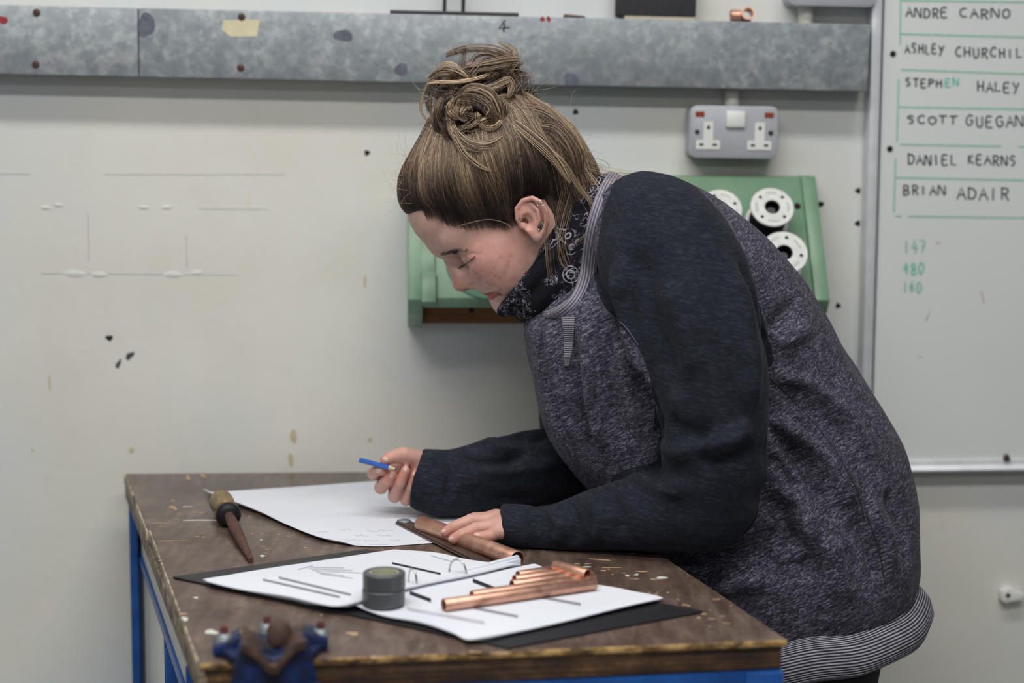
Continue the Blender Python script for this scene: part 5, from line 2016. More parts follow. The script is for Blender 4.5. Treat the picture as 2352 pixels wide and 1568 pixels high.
# flyaway hairs and the loose locks over her neck
paths, rads, tones = [], [], []
loose = [([(1255, 470, .09), (1262, 500, .095), (1258, 540, .095), (1262, 590, .09), (1268, 640, .085)], 6, .003, .6),
         ([(1300, 440, .085), (1285, 520, .09), (1300, 580, .09), (1320, 615, .09), (1338, 600, .09)], 7, .003, .62),
         ([(1330, 430, .08), (1352, 470, .085), (1362, 500, .09), (1340, 540, .09), (1310, 560, .09)], 5, .003, .6),
         ([(1290, 500, .085), (1280, 560, .09), (1290, 610, .09), (1330, 625, .092), (1356, 600, .095)], 4, .002, .7),
         ([(1262, 560, .09), (1268, 620, .09), (1285, 660, .088), (1315, 685, .085), (1340, 685, .085)], 4, .0018, .6),
         ([(1340, 380, .05), (1385, 395, .05), (1430, 402, .06), (1480, 408, .08), (1505, 408, .09)], 8, .0035, .75),
         ([(1345, 395, .06), (1375, 430, .09), (1400, 425, .10), (1450, 415, .105), (1500, 408, .11)], 6, .003, .7),
         ([(1320, 350, .05), (1355, 370, .05), (1385, 380, .045), (1388, 390, .04)], 5, .003, .5),
         ([(1310, 470, .085), (1295, 540, .09), (1305, 600, .092), (1330, 640, .09)], 5, .0025, .65),
         ([(1050, 520, .075), (1120, 505, .082), (1170, 520, .08), (1195, 560, .078)], 2, .001, .8)]
for lst, nn_, sp_, tn_ in loose:
    p_, q_, t_ = clump(gpx(lst), int(nn_ * 1.5), sp_ * 2.8, r, width=(.00010, .00026), tone=(tn_, .15), K=20, taper=False)
    paths.append(p_); rads.append(q_); tones.append(t_)
for i in range(260):
    a = r.uniform(-.3, 3.6)
    cx, cy, RR = (1100, 240, 118) if i % 2 else (1150, 400, 215)
    if i % 2 == 0: a = r.uniform(-.9, .9)
    x0, y0 = cx + RR * math.cos(a) * r.uniform(.7, 1), cy - RR * math.sin(a) * r.uniform(.7, 1)
    if i % 4 == 0: x0, y0, a = r.uniform(925, 960), r.uniform(350, 480), math.pi * .8
    L_ = r.uniform(20, 75)
    b = a + r.normal(0, .8)
    lat = r.uniform(-.02, .05)
    lst = [(x0 + L_ * t * math.cos(b) + 9 * math.sin(3 * t + i), y0 - L_ * t * math.sin(b) + 14 * t * t * r.uniform(-.5, 1), lat) for t in (0, .33, .66, 1)]
    p_, q_, t_ = clump(gpx(lst), 1, .0001, r, width=(.00010, .00018), tone=(.85, .12), K=20, taper=False)
    paths.append(p_); rads.append(q_); tones.append(t_)
me = tubes_mesh('loose_strands', np.concatenate(paths), np.concatenate(rads), np.concatenate(tones))
o = link('loose_strands', me, M_HAIR, cap)
o['kind'] = 'stuff'


# brows and lashes: fine hairs on the skin
def skin_hairs(name, rows, n_, seed, width, lift=.0005):
    rr = np.random.default_rng(seed)
    P_, R_, T_ = [], [], []
    for _ in range(n_):
        t = rr.random()
        a = np.array([np.interp(t, np.linspace(0, 1, len(rows)), [q[k] for q in rows]) for k in range(4)])
        x0, y0, dx, dy = a
        x0 += rr.normal(0, 1.5); y0 += rr.normal(0, 2.4)
        pts = []
        for s in np.linspace(0, 1, 5):
            loc, nor = cam_hit(skin_bvh, x0 + dx * s, y0 + dy * s)
            if loc is None or loc.y > YS: break
            pts.append(V3(loc + nor * (lift + .0006 * s)))
        if len(pts) < 5: continue
        P_.append(pts)
        R_.append(width * np.array([1, 1, .9, .7, .3]))
        T_.append(rr.uniform(0, .22))
    if P_:
        return link(name, tubes_mesh(name, np.array(P_), np.array(R_), np.array(T_)), M_HAIR, person)


skin_hairs('eyebrow', [(1013, 585, 4, -5), (1022, 583, 8, -5), (1032, 580, 9, -4), (1040, 578, 9, -2), (1046, 576, 8, 0)], 110, 4, .0002)
skin_hairs('eyebrow', [(1046, 576, 9, -1), (1060, 574, 8, 1), (1080, 575, 6, 3)], 26, 14, .00016)


def lash():
    rr = np.random.default_rng(9)
    P_, R_, T_ = [], [], []
    rows = [(1056, 612), (1062, 610.5), (1070, 606), (1078, 600), (1086, 593), (1092, 588)]
    for i in range(60):
        t = rr.random()
        x = np.interp(t, np.linspace(0, 1, 6), [q[0] for q in rows]); y = np.interp(t, np.linspace(0, 1, 6), [q[1] for q in rows])
        loc, nor = cam_hit(skin_bvh, x, y)
        if loc is None: continue
        ln = rr.uniform(.004, .0075)
        d = (Vector((-.45, -.55, -.55)) + Vector(rr.normal(0, .12, 3))).normalized()
        pts = [V3(loc + nor * .0002 + d * ln * s + Vector((-.0015, 0, .0004)) * s * s) for s in np.linspace(0, 1, 5)]
        P_.append(pts); R_.append(.00022 * np.array([1, 1, .8, .6, .25])); T_.append(0.02)
    a = np.array(P_)
    link('eyelashes', tubes_mesh('eyelashes', a, np.array(R_), np.array(T_)), M_HAIR, person)
    m = MB()
    pts = []
    for t in np.linspace(0, 1, 14):
        x = np.interp(t, np.linspace(0, 1, 6), [q[0] for q in rows]); y = np.interp(t, np.linspace(0, 1, 6), [q[1] for q in rows])
        loc, nor = cam_hit(skin_bvh, x, y)
        if loc is not None: pts.append(loc + nor * .0001)
    m.tube(pts, .0005, 6).build('lash_line', M_HAIRBASE, person, 80)


lash()

# ------------------------------------------------------------------ earrings
M_SILVER = plain('silver', lin(206, 204, 202), 0.2, 1.0)
M_STUD = plain('dark_patterned_stud', lin(78, 66, 58), 0.4, 0.4, 0.6, 900)
loc, nor = cam_hit(skin_bvh, 1244, 517)
if loc is not None:
    nor = (nor * .25 + Vector((-.15, -1, .1))).normalized()
    F = Matrix.Translation(loc + Vector((0, -.0045, 0))) @ nor.to_track_quat('Z', 'Y').to_matrix().to_4x4()
    MB(F).lathe([(.0002, .0022), (.0045, .0020), (.0062, .0012), (.0065, .0)], 24).build('round_ear_stud', M_STUD, person, 50)
loc, nor = cam_hit(skin_bvh, 1237, 528)
if loc is not None:
    MB(Matrix.Translation(loc + nor * .0015)).lathe([(.0022 * math.sin(a), .0022 * math.cos(a)) for a in np.linspace(.05, 3.09, 8)], 14).build('silver_ball_stud', M_SILVER, person, 80)
loc, nor = cam_hit(skin_bvh, 1243, 468)
if loc is not None:
    pts = [loc + Vector((.004 * math.cos(a) - .001, -.0035 * abs(math.sin(a)) - .001, .0045 * math.sin(a))) for a in np.linspace(-.6, 3.6, 14)]
    MB().tube(pts, .0006, 6).build('ear_ring', M_SILVER, person, 80)

# ------------------------------------------------------------------ pencil
pa, pb = P(826, 1056, 2.442), P(912, 1078, 2.4155)
pd = (pb - pa).normalized()
pencil = empty('pencil', (pa + pb) / 2, 'short blue pencil held in the fingers of her raised right hand', 'pencil')
M_BLUEP = plain('blue_pencil_lacquer', lin(40, 92, 176), 0.35)
M_WOODP = plain('pencil_wood', lin(206, 178, 136), 0.6)
M_LEAD = plain('pencil_lead', lin(44, 44, 48), 0.4)
PF = Matrix.Translation(pa) @ pd.to_track_quat('Z', 'Y').to_matrix().to_4x4()
LP = (pb - pa).length
MB(PF).lathe([(.0002, .0), (.0036, .0002), (.0037, .001), (.0037, LP - .012)], 6).build('lacquered_barrel', M_BLUEP, pencil)
MB(PF).lathe([(.0036, LP - .0125), (.0013, LP - .003), (.0012, LP - .003)], 12).build('sharpened_wood', M_WOODP, pencil, 40)
MB(PF).lathe([(.0013, LP - .0031), (.0002, LP)], 8).build('lead', M_LEAD, pencil, 40)
MB(PF).lathe([(.0002, -.0012), (.0030, -.0008), (.0036, .0001)], 6).build('white_end_cap', M_WHITEPL, pencil)

# ------------------------------------------------------------------ sweatshirt
def loft(rings, n_, closed_exp=2.35, m=64, bow=None):
    """rings: (F world, B world, half depth); returns closed tube vertices and quads, ends capped by fans"""
    F_ = catmull(np.array([r_[0] for r_ in rings]), n_)
    B_ = catmull(np.array([r_[1] for r_ in rings]), n_)
    D_ = catmull(np.array([[r_[2]] for r_ in rings]), n_)[:, 0]
    th = np.linspace(0, 2 * math.pi, m, endpoint=False)
    c, s = np.cos(th), np.sin(th)
    e = 2 / closed_exp
    c, s = np.sign(c) * np.abs(c) ** e, np.sign(s) * np.abs(s) ** e
    V = []
    W_ = catmull(np.array([[r_[3] if len(r_) > 3 else 0.0] for r_ in rings]), n_)[:, 0]
    bdir_ = np.array([.83, 0, -.55])
    for i in range(n_):
        ctr, u = (F_[i] + B_[i]) / 2, (F_[i] - B_[i]) / 2
        V.append(ctr + c[:, None] * u + s[:, None] * np.array([0, -D_[i], 0]) + (s * s)[:, None] * bdir_ * W_[i])
    V = np.concatenate(V)
    q = []
    for i in range(n_ - 1):
        for j in range(m):
            k = (j + 1) % m
            q.append((i * m + j, i * m + k, (i + 1) * m + k, (i + 1) * m + j))
    fs = q + [tuple(range(m - 1, -1, -1)), tuple(range((n_ - 1) * m, n_ * m))]
    return V, fs


def limb(pts, n_=40, m=40):
    """pts: (world, in-plane radius, depth radius)"""
    c = catmull(np.array([p[0] for p in pts]), n_)
    ra = catmull(np.array([[p[1], p[2]] for p in pts]), n_)
    t = np.gradient(c, axis=0)
    t /= np.linalg.norm(t, axis=1, keepdims=True)
    yv = np.array([0, -1., 0])
    th = np.linspace(0, 2 * math.pi, m, endpoint=False)
    V = []
    for i in range(n_):
        a = np.cross(t[i], yv)
        a /= np.linalg.norm(a)
        b = np.cross(a, t[i])
        V.append(c[i] + np.cos(th)[:, None] * a * ra[i, 0] + np.sin(th)[:, None] * b * ra[i, 1])
    V = np.concatenate(V)
    q = []
    for i in range(n_ - 1):
        for j in range(m):
            k = (j + 1) % m
            q.append((i * m + j, i * m + k, (i + 1) * m + k, (i + 1) * m + j))
    return V, q + [tuple(range(m - 1, -1, -1)), tuple(range((n_ - 1) * m, n_ * m))]


def remeshed(parts, voxel, smooth, factor=.5):
    m = MB()
    for V, fs in parts: m.add([tuple(p) for p in V], fs)
    me = m.mesh('tmp')
    o = bpy.data.objects.new('tmp', me)
    COL.objects.link(o)
    md = o.modifiers.new('r', 'REMESH')
    md.mode, md.voxel_size = 'VOXEL', voxel
    sm = o.modifiers.new('s', 'SMOOTH')
    sm.factor, sm.iterations = factor, smooth
    dg = bpy.context.evaluated_depsgraph_get()
    em = bpy.data.meshes.new_from_object(o.evaluated_get(dg))
    bpy.data.objects.remove(o)
    bpy.data.meshes.remove(me)
    V = np.empty(len(em.vertices) * 3, dtype=np.float32)
    em.vertices.foreach_get('co', V)
    Q = np.empty(len(em.loops), dtype=np.int32)
    em.loops.foreach_get('vertex_index', Q)
    V, Q = V.reshape(-1, 3).astype(float), Q.reshape(-1, 4)
    bpy.data.meshes.remove(em)
    return V, Q


def vnormals(V, Q):
    fn = np.cross(V[Q[:, 2]] - V[Q[:, 0]], V[Q[:, 3]] - V[Q[:, 1]])
    N = np.zeros_like(V)
    for k in range(4):
        np.add.at(N, Q[:, k], fn)
    return N / (np.linalg.norm(N, axis=1, keepdims=True) + 1e-12)


SY = YS
R_ = lambda fx, fy, bx, by, d, w=0.0: (PP(fx, fy, SY), PP(bx, by, SY), d, w)
torso_rings = [R_(1236, 706, 1418, 412, .084, .016), R_(1208, 728, 1470, 404, .118, .022), R_(1203, 775, 1555, 412, .166, .016), R_(1222, 865, 1698, 492, .192, .006), R_(1247, 972, 1829, 624, .193), R_(1300, 1062, 1958, 834, .19),
               R_(1380, 1150, 2048, 980, .192), R_(1450, 1215, 2092, 1102, .20), R_(1500, 1280, 2100, 1240, .206), R_(1535, 1355, 2096, 1300, .206), R_(1558, 1432, 2088, 1338, .200)]
L = lambda x, y, d, a, b=None: (PP(x, y, d), a, b or a)
near_upper = [L(1455, 500, 2.36, .075), L(1520, 570, 2.30, .093), L(1580, 690, 2.255, .089), L(1622, 840, 2.230, .080), L(1640, 980, 2.222, .072), L(1638, 1080, 2.228, .070), L(1628, 1160, 2.236, .062, .066)]
near_fore = [L(1660, 1090, 2.236, .050), L(1625, 1150, 2.236, .065), L(1530, 1173, 2.252, .054), L(1430, 1182, 2.268, .0465), L(1330, 1203, 2.284, .0385), L(1250, 1216, 2.296, .0290), L(1190, 1208, 2.296, .0290, .031), L(1149, 1206, 2.296, .0285, .031)]
far_upper = [L(1440, 520, 2.56, .075), L(1400, 640, 2.592, .085), L(1352, 800, 2.64, .078), L(1334, 925, 2.625, .069), L(1342, 1015, 2.585, .063), L(1342, 1062, 2.565, .056)]
far_fore = [L(1370, 1045, 2.575, .052), L(1335, 1060, 2.56, .057), L(1230, 1075, 2.525, .0575), L(1125, 1094, 2.49, .053), L(1040, 1110, 2.463, .0500), L(985, 1104, 2.463, .0475), L(956, 1098, 2.465, .0455)]
sv, sq = remeshed([loft(torso_rings, 60), limb(near_upper), limb(near_fore), limb(far_upper), limb(far_fore)], .0037, 14)
sN = vnormals(sv, sq)
sw_bvh = bvh_of(sv, sq)


def stroke(lst, amp, sig, near=True):
    """raise (or press in) the cloth along a line seen on it"""
    global sv
    pts = []
    for (a, b) in zip(lst[:-1], lst[1:]):
        k = max(2, int(math.hypot(b[0] - a[0], b[1] - a[1]) / 6))
        for i in range(k):
            t = i / k
            loc, nor = cam_hit(sw_bvh, lerp(a[0], b[0], t), lerp(a[1], b[1], t))
            if loc is not None: pts.append(loc)
    if not pts: return
    a = np.array([tuple(p) for p in pts])
    lo, hi = a.min(0) - 3 * sig, a.max(0) + 3 * sig
    idx = np.where(np.all((sv > lo) & (sv < hi), axis=1))[0]
    d = np.full(len(idx), 9.0)
    tt_ = np.zeros(len(idx))
    for i, p in enumerate(a):
        e = np.linalg.norm(sv[idx] - p, axis=1)
        m_ = e < d
        d[m_] = e[m_]
        tt_[m_] = i / max(1, len(a) - 1)
    endf = np.clip(np.minimum(tt_, 1 - tt_) * 5 + .15, 0, 1)
    sv[idx] += sN[idx] * (amp * endf * np.exp(-(d / sig) ** 2))[:, None]


FOLDS = [  # groove lines (negative) and ridges (positive)
    ([(1560, 1290), (1640, 1300), (1720, 1275), (1790, 1235), (1818, 1190)], -.018, .028),
    ([(1600, 1352), (1680, 1328), (1760, 1312)], .010, .020),
    ([(1838, 1165), (1834, 1240), (1828, 1305)], .0095, .016),
    ([(1772, 930), (1830, 965), (1893, 1015)], -.0050, .010),
    ([(1770, 985), (1810, 1025), (1852, 1078)], -.0045, .010),
    ([(1768, 1045), (1800, 1090), (1832, 1145)], -.0040, .010),
    ([(1775, 957), (1822, 995), (1875, 1045)], .0035, .010),
    ([(1770, 1015), (1806, 1058), (1842, 1110)], .0035, .010),
    ([(1780, 890), (1850, 905), (1920, 955)], -.0035, .011),
    # groove lines (negative) and ridges (positive)
    # between the sleeve and the chest
    ([(1400, 690), (1440, 760), (1485, 860), (1512, 960), (1520, 1050)], -.012, .012),
    ([(1455, 745), (1478, 820), (1500, 900)], .006, .012),
    # back of the sleeve against the back
    ([(1700, 600), (1745, 720), (1770, 850), (1775, 960), (1760, 1060)], -.014, .012),
    ([(1770, 765), (1800, 720), (1840, 680)], -.010, .012),
    ([(1785, 800), (1830, 770), (1862, 745)], .007, .014),
    # back: drag lines that run from the armpit down to the hip
    ([(1780, 900), (1850, 930), (1920, 990), (1960, 1060)], -.005, .014),
    ([(1780, 960), (1860, 1010), (1930, 1090), (1970, 1170)], .006, .016),
    ([(1790, 1010), (1850, 1080), (1900, 1170)], -.006, .016),
    ([(1770, 870), (1860, 880), (1950, 960), (2010, 1060)], .004, .014),
    ([(1740, 1130), (1800, 1180), (1840, 1260), (1850, 1350)], -.008, .018),
    ([(1790, 1100), (1850, 1190), (1880, 1290)], .006, .016),
    ([(1700, 1270), (1760, 1290), (1820, 1330)], -.012, .020),
    ([(1640, 1330), (1720, 1330), (1790, 1300)], .010, .022),
    ([(1960, 1180), (2000, 1260), (2020, 1350)], -.005, .014),
    ([(2040, 1120), (2075, 1220), (2080, 1310)], -.006, .014),
    ([(2000, 1150), (2040, 1230), (2055, 1320)], .004, .012),
    ([(1900, 1230), (1930, 1320), (1940, 1400)], .005, .016),
    # chest front: vertical hanging folds
    ([(1235, 740), (1245, 850), (1275, 960), (1310, 1040)], -.004, .009),
    ([(1262, 735), (1268, 830), (1290, 930), (1320, 1030)], .004, .008),
    ([(1310, 760), (1318, 860), (1340, 960), (1365, 1060)], -.006, .012),
    ([(1345, 735), (1350, 830), (1355, 930), (1385, 1040)], .0062, .010),
    ([(1390, 770), (1395, 870), (1420, 980), (1450, 1040)], -.004, .014),
    ([(1420, 800), (1440, 900), (1470, 990)], .004, .014),
    # upper sleeve: long soft folds down from the shoulder
    ([(1420, 600), (1430, 680), (1460, 780), (1490, 870)], .007, .014),
    ([(1470, 560), (1490, 680), (1530, 800), (1560, 900)], -.005, .018),
    ([(1540, 640), (1570, 760), (1590, 880)], .004, .018),
    ([(1680, 600), (1710, 720), (1730, 840), (1720, 960)], .005, .018),
    # inside of the elbow
    ([(1540, 950), (1565, 985), (1605, 1000), (1650, 990)], -.0040, .013),
    ([(1510, 1022), (1550, 1040), (1600, 1035)], .0035, .013),
    ([(1490, 1062), (1540, 1085), (1590, 1080)], -.0030, .012),
    ([(1450, 1090), (1520, 1125), (1580, 1130)], .005, .012),
    ([(1545, 900), (1560, 940), (1560, 985)], .0030, .013),
    ([(1620, 1020), (1680, 1010), (1730, 970)], .005, .014),
    ([(1600, 1060), (1670, 1060), (1740, 1030)], -.005, .014),
    # forearm and cuff
    ([(1400, 1125), (1425, 1180), (1430, 1240)], -.004, .010),
    ([(1350, 1140), (1375, 1195), (1370, 1250)], .004, .009),
    ([(1310, 1155), (1325, 1200), (1318, 1255)], -.0034, .008),
    ([(1270, 1172), (1285, 1210), (1280, 1255)], .0045, .008),
    ([(1242, 1172), (1238, 1215), (1238, 1262)], -.0022, .005),
    ([(1205, 1168), (1200, 1210), (1202, 1258)], .002, .010),
    # far forearm
    ([(1050, 1030), (1090, 1060), (1160, 1060), (1230, 1035)], -.005, .010),
    ([(1120, 1012), (1160, 1040), (1240, 1050)], .006, .012),
    ([(1090, 1080), (1160, 1085), (1240, 1070), (1290, 1060)], .004, .010),
    ([(1180, 1000), (1230, 1005), (1270, 990)], -.005, .010),
    ([(1028, 1035), (1036, 1090), (1026, 1165)], -.0035, .007),
    ([(1050, 1130), (1130, 1150), (1230, 1150)], -.004, .014),
]
for lst, amp, sig in FOLDS:
    stroke(lst, amp * (2.3 if abs(amp) < .009 else 1.3), sig * .92)
# finer, random drag of the cloth
def vnoise(p, sc, seed):
    rr = np.random.default_rng(seed)
    o_ = np.zeros(len(p))
    for k in range(10):
        d = rr.normal(0, 1, 3); d /= np.linalg.norm(d)
        o_ += np.sin(p @ d * sc * rr.uniform(.6, 1.6) + rr.uniform(0, 6.28))
    return o_ / 10


sN = vnormals(sv, sq)
sv = sv + sN * (vnoise(sv, 30, 21) * .0040 + vnoise(sv, 70, 1) * .0034 + vnoise(sv, 150, 2) * .0010)[:, None]

# cloth that rests on the bench lies flat on it
eRn, eLn = np.array([(FR - BR).x, (FR - BR).y]), np.array([(FL - BL).x, (FL - BL).y])
onb = ((sv[:, 0] - BR.x) * eRn[1] - (sv[:, 1] - BR.y) * eRn[0] > 0) & (sv[:, 1] > FR.y) & (sv[:, 1] < BR.y)
sv[:, 2] = np.where(onb & (sv[:, 2] < TZ + .0022) & (sv[:, 2] > TZ - .045), TZ + .0022 + (sv[:, 2] - TZ) * .004, sv[:, 2])

# which faces are the navy sleeves (raglan seams, the same on both sides)
seam_px = [(1424, 396), (1500, 380), (1580, 400), (1612, 440), (1668, 505), (1716, 600), (1748, 700), (1775, 800), (1792, 900), (1796, 1000), (1775, 1100), (1720, 1220), (1640, 1300), (1400, 1310), (1100, 1300),
           (1100, 1140), (1250, 1150), (1400, 1080), (1490, 1020), (1505, 930), (1485, 850), (1462, 790), (1430, 748), (1398, 720), (1380, 690), (1368, 640), (1372, 560), (1388, 480)]
seam = []
for (x, y) in seam_px:
    q = P(x, y, 2.27)
    seam.append((q.x, q.z))
near_w = np.clip((SY - .035 - sv[:, 1]) / .01, -1, 1)
sdn = poly_sd(sv[:, 0], sv[:, 2], seam)
far_seam = []
for (x, y) in seam_px[:9] + [(1700, 900), (1560, 1000), (1450, 1150), (1440, 1300), (900, 1300), (900, 960), (1215, 960), (1235, 900)] + [(1420, 800), (1400, 740), (1380, 690), (1368, 640), (1372, 560), (1388, 480)]:
    q = P(x, y, 2.27 if y < 860 and x > 1300 else 2.55)
    far_seam.append((q.x, q.z))
sdf_ = poly_sd(sv[:, 0], sv[:, 2], far_seam)
armd = np.minimum.reduce([cone(sv, a[0], b[0], a[1], b[1]) for lst in (near_upper, near_fore) for a, b in zip(lst[:-1], lst[1:])])
sdn = np.maximum(sdn, armd - .0135 - np.maximum(0, sv[:, 2] - 1.12) * 1.3)
sd = np.where(sv[:, 1] < SY, np.maximum(sdn, -(SY - .03 - sv[:, 1])), np.maximum(sdf_, -(sv[:, 1] - SY - .03)))
# parts of the far forearm in front of the chest belong to the far sleeve
farm = np.minimum.reduce([cone(sv, a[0], b[0], a[1] + .012, b[1] + .012) for a, b in zip(far_fore[:-1], far_fore[1:])])
farm = np.where((sv[:, 0] < PP(1330, 1080, 2.5)[0]) & (farm < armd + .01), farm - .012, .1)
sd = np.minimum(sd, farm)
fs_ = sd[sq].mean(1) < 0
# snap the border to the seam line
for it in range(3):
    inS = np.zeros(len(sv), bool); inT = np.zeros(len(sv), bool)
    inS[sq[fs_].ravel()] = True; inT[sq[~fs_].ravel()] = True
    bd = np.where(inS & inT)[0]
    nb = {}
    acc, cnt_ = np.zeros((len(sv), 3)), np.zeros(len(sv))
    bset = np.zeros(len(sv), bool); bset[bd] = True
    for k in range(4):
        a, b = sq[:, k], sq[:, (k + 1) % 4]
        m_ = bset[a] & bset[b]
        np.add.at(acc, a[m_], sv[b[m_]]); np.add.at(cnt_, a[m_], 1)
        np.add.at(acc, b[m_], sv[a[m_]]); np.add.at(cnt_, b[m_], 1)
    ok = bd[cnt_[bd] >= 2]
    sv[ok] = sv[ok] * .35 + acc[ok] / cnt_[ok][:, None] * .65


def submesh(V, Q, mask):
    q = Q[mask]
    used = np.unique(q)
    mp = np.full(len(V), -1)
    mp[used] = np.arange(len(used))
    return V[used], mp[q], used


def heather(name, dark, mid, light, rot, sc=1.0, ribs=None):
    n = NT(name)
    v1 = n.coord(scale=(130 * sc, 240 * sc, 560 * sc), turn=rot)
    v2 = n.coord(scale=(44 * sc, 70 * sc, 230 * sc), turn=rot)
    f1 = n.noise(v1, 1.0, 3, .65)
    f2 = n.noise(v2, 1.0, 4, .6)
    f3 = n.noise(n.coord(), 24, 4, .6)
    f = n.math('ADD', n.math('MULTIPLY', f1, .62), n.math('ADD', n.math('MULTIPLY', f2, .38), n.math('MULTIPLY', f3, .12)))
    c = n.ramp(f, [(.44, dark), (.57, mid), (.72, light)])
    n.set(color=c, rough=.95, spec=.1, sheen=.04, sheen_rough=.5)
    n.bump(n.mix(.5, f1, f2), .55, .0012)
    return n.m


RX = (0, math.radians(28), 0)
M_SWEAT = heather('heather_grey_jersey', lin(33, 32, 42), lin(66, 64, 77), lin(138, 135, 150), RX, 1.35)
M_SLEEVE = heather('navy_jersey', lin(28, 30, 38), lin(35, 38, 47), lin(52, 55, 65), (0, math.radians(-8), 0), .9)
V_, Q_, u_ = submesh(sv, sq, ~fs_)
sweat = link('sweatshirt', fast_mesh('sweatshirt', V_, Q_), M_SWEAT, person)
ns = fs_ & (sv[sq].mean(1)[:, 1] < SY)
farside = fs_ & ~ns
# forearm pieces that reach over the middle stay with their own sleeve
fc = sv[sq].mean(1)
dn = np.minimum.reduce([cone(fc, a[0], b[0], a[1], b[1]) for lst in (near_upper, near_fore) for a, b in zip(lst[:-1], lst[1:])])
df = np.minimum.reduce([cone(fc, a[0], b[0], a[1], b[1]) for lst in (far_upper, far_fore) for a, b in zip(lst[:-1], lst[1:])])
ns, farside = fs_ & (dn <= df), fs_ & (dn > df)
for msk in (ns, farside):
    V_, Q_, u_ = submesh(sv, sq, msk)
    link('sleeve', fast_mesh('sleeve', V_, Q_), M_SLEEVE, sweat)
sw_bvh = bvh_of(sv, sq)


# ribbed bands
def ribbed(name, dark, light, freq, axis_uv='u'):
    n = NT(name)
    uv = n.n('ShaderNodeUVMap')
    sep = n.n('ShaderNodeSeparateXYZ')
    n.l(uv.outputs[0], sep.inputs[0])
    s = n.math('SINE', n.math('MULTIPLY', sep.outputs[0 if axis_uv == 'u' else 1], freq))
    s = n.math('ADD', n.math('MULTIPLY', s, .5), .5)
    nz = n.noise(n.coord(), 60, 4, .65)
    nz2 = n.noise(n.coord(), 420, 2, .6)
    f = n.math('MULTIPLY', s, n.math('ADD', n.math('MULTIPLY', nz, 1.1), n.math('MULTIPLY', nz2, .35)))
    n.set(color=n.ramp(f, [(.12, dark), (.75, light)]), rough=.95, spec=.1, sheen=.03)
    n.bump(s, .7, .0008)
    return n.m


def band(name, rows, mat, parent, thick=.004, closed=True):
    """rows: two or more arrays of matching points; a cloth band between them with rounded edges; u runs across the band, v along it"""
    rows = [np.asarray(r_) for r_ in rows]
    A = np.stack(rows)                       # (R, N, 3)
    Rn, N_, _ = A.shape
    V = A.reshape(-1, 3)
    q, uvs = [], []
    rngN = N_ if closed else N_ - 1
    for i in range(Rn - 1):
        for j in range(rngN):
            k = (j + 1) % N_
            q.append((i * N_ + j, i * N_ + k, (i + 1) * N_ + k, (i + 1) * N_ + j))
            uvs += [(i / (Rn - 1), j / N_), (i / (Rn - 1), (j + 1) / N_), ((i + 1) / (Rn - 1), (j + 1) / N_), ((i + 1) / (Rn - 1), j / N_)]
    me = fast_mesh(name, V, np.array(q))
    ul = me.uv_layers.new(name='UVMap')
    ul.data.foreach_set('uv', np.array(uvs, dtype=np.float32).ravel())
    o = link(name, me, mat, parent)
    return o


# hem band: from the seam down, flaring at the back, turned in below
def ringpts(F, B, d, m=96, n=2.35):
    th = np.linspace(0, 2 * math.pi, m, endpoint=False)
    c, s = np.cos(th), np.sin(th)
    e = 2 / n
    c, s = np.sign(c) * np.abs(c) ** e, np.sign(s) * np.abs(s) ** e
    ctr, u = (F + B) / 2, (F - B) / 2
    w = .003 * np.sin(5 * th) + .002 * np.sin(9 * th + 1)
    return ctr + c[:, None] * u + s[:, None] * np.array([0, -d, 0]) + np.stack([0 * w, 0 * w, w], 1)


M_HEM = ribbed('ribbed_hem', lin(46, 45, 56), lin(186, 184, 196), 165.0)
hr_ = [R_(1558, 1422, 2084, 1316, .200), R_(1555, 1430, 2096, 1328, .204), R_(1555, 1442, 2112, 1342, .208), R_(1557, 1462, 2128, 1364, .211), R_(1562, 1486, 2134, 1388, .211), R_(1568, 1506, 2126, 1408, .208), R_(1575, 1514, 2108, 1416, .203), R_(1580, 1506, 2094, 1408, .197)]
band('hem_band', [ringpts(q[0], q[1], q[2], 96, 2.0) for q in hr_], M_HEM, sweat)

# collar band lies on the sweatshirt round the neck
near_c = [(1424, 400, 0.0), (1408, 416, .040), (1392, 448, .066), (1373, 500, .090), (1362, 560, .100), (1356, 620, .096), (1343, 672, .080), (1316, 712, .050), (1272, 732, .016), (1252, 734, 0)]
ga_rings = None
cn = []
for (x, y, l) in near_c:
    if l > .015:
        loc, nor = cam_hit(sw_bvh, x, y)
        if loc is not None and loc.y < YS - .02:
            cn.append(V3(loc) + np.array([0, .002, 0]))
            continue
    cn.append(PP(x, y, YS - l))
cn = np.array(cn)
cf = cn[1:-1][::-1].copy()
cf[:, 1] = 2 * YS - cf[:, 1]
loop = catmull(np.concatenate([cn, cf, cn[:1]]), 97)[:-1]
for it in range(14):
    loop = loop * .5 + (np.roll(loop, 1, 0) + np.roll(loop, -1, 0)) * .25
    if False:
        for i_, p_ in enumerate(loop):
            loc, nor, ix, ds = sw_bvh.find_nearest(Vector(p_))
            if loc is not None and ds < .03: loop[i_] = V3(loc)
tl_ = np.gradient(np.concatenate([loop[-1:], loop, loop[:1]]), axis=0)[1:-1]
tl_ /= np.linalg.norm(tl_, axis=1, keepdims=True)
tors = np.array([.62, 0, -.25]); tors /= np.linalg.norm(tors)   # towards the torso
outw = np.cross(tl_, tors); outw /= np.linalg.norm(outw, axis=1, keepdims=True)
ctr = loop.mean(0)
sg = np.sign(((loop - ctr) * outw).sum(1))[:, None]
outw *= sg
inw = np.cross(outw, tl_)
inw *= np.sign((inw * tors).sum(1))[:, None]
prof_c = [(-.0125, -.006), (-.0130, .0005), (-.0115, .0030), (-.006, .0042), (0, .0046), (.006, .0042), (.0105, .0026), (.012, .0002), (.012, -.006)]
M_COLLAR = ribbed('ribbed_collar', lin(98, 94, 106), lin(160, 155, 166), 75.0)
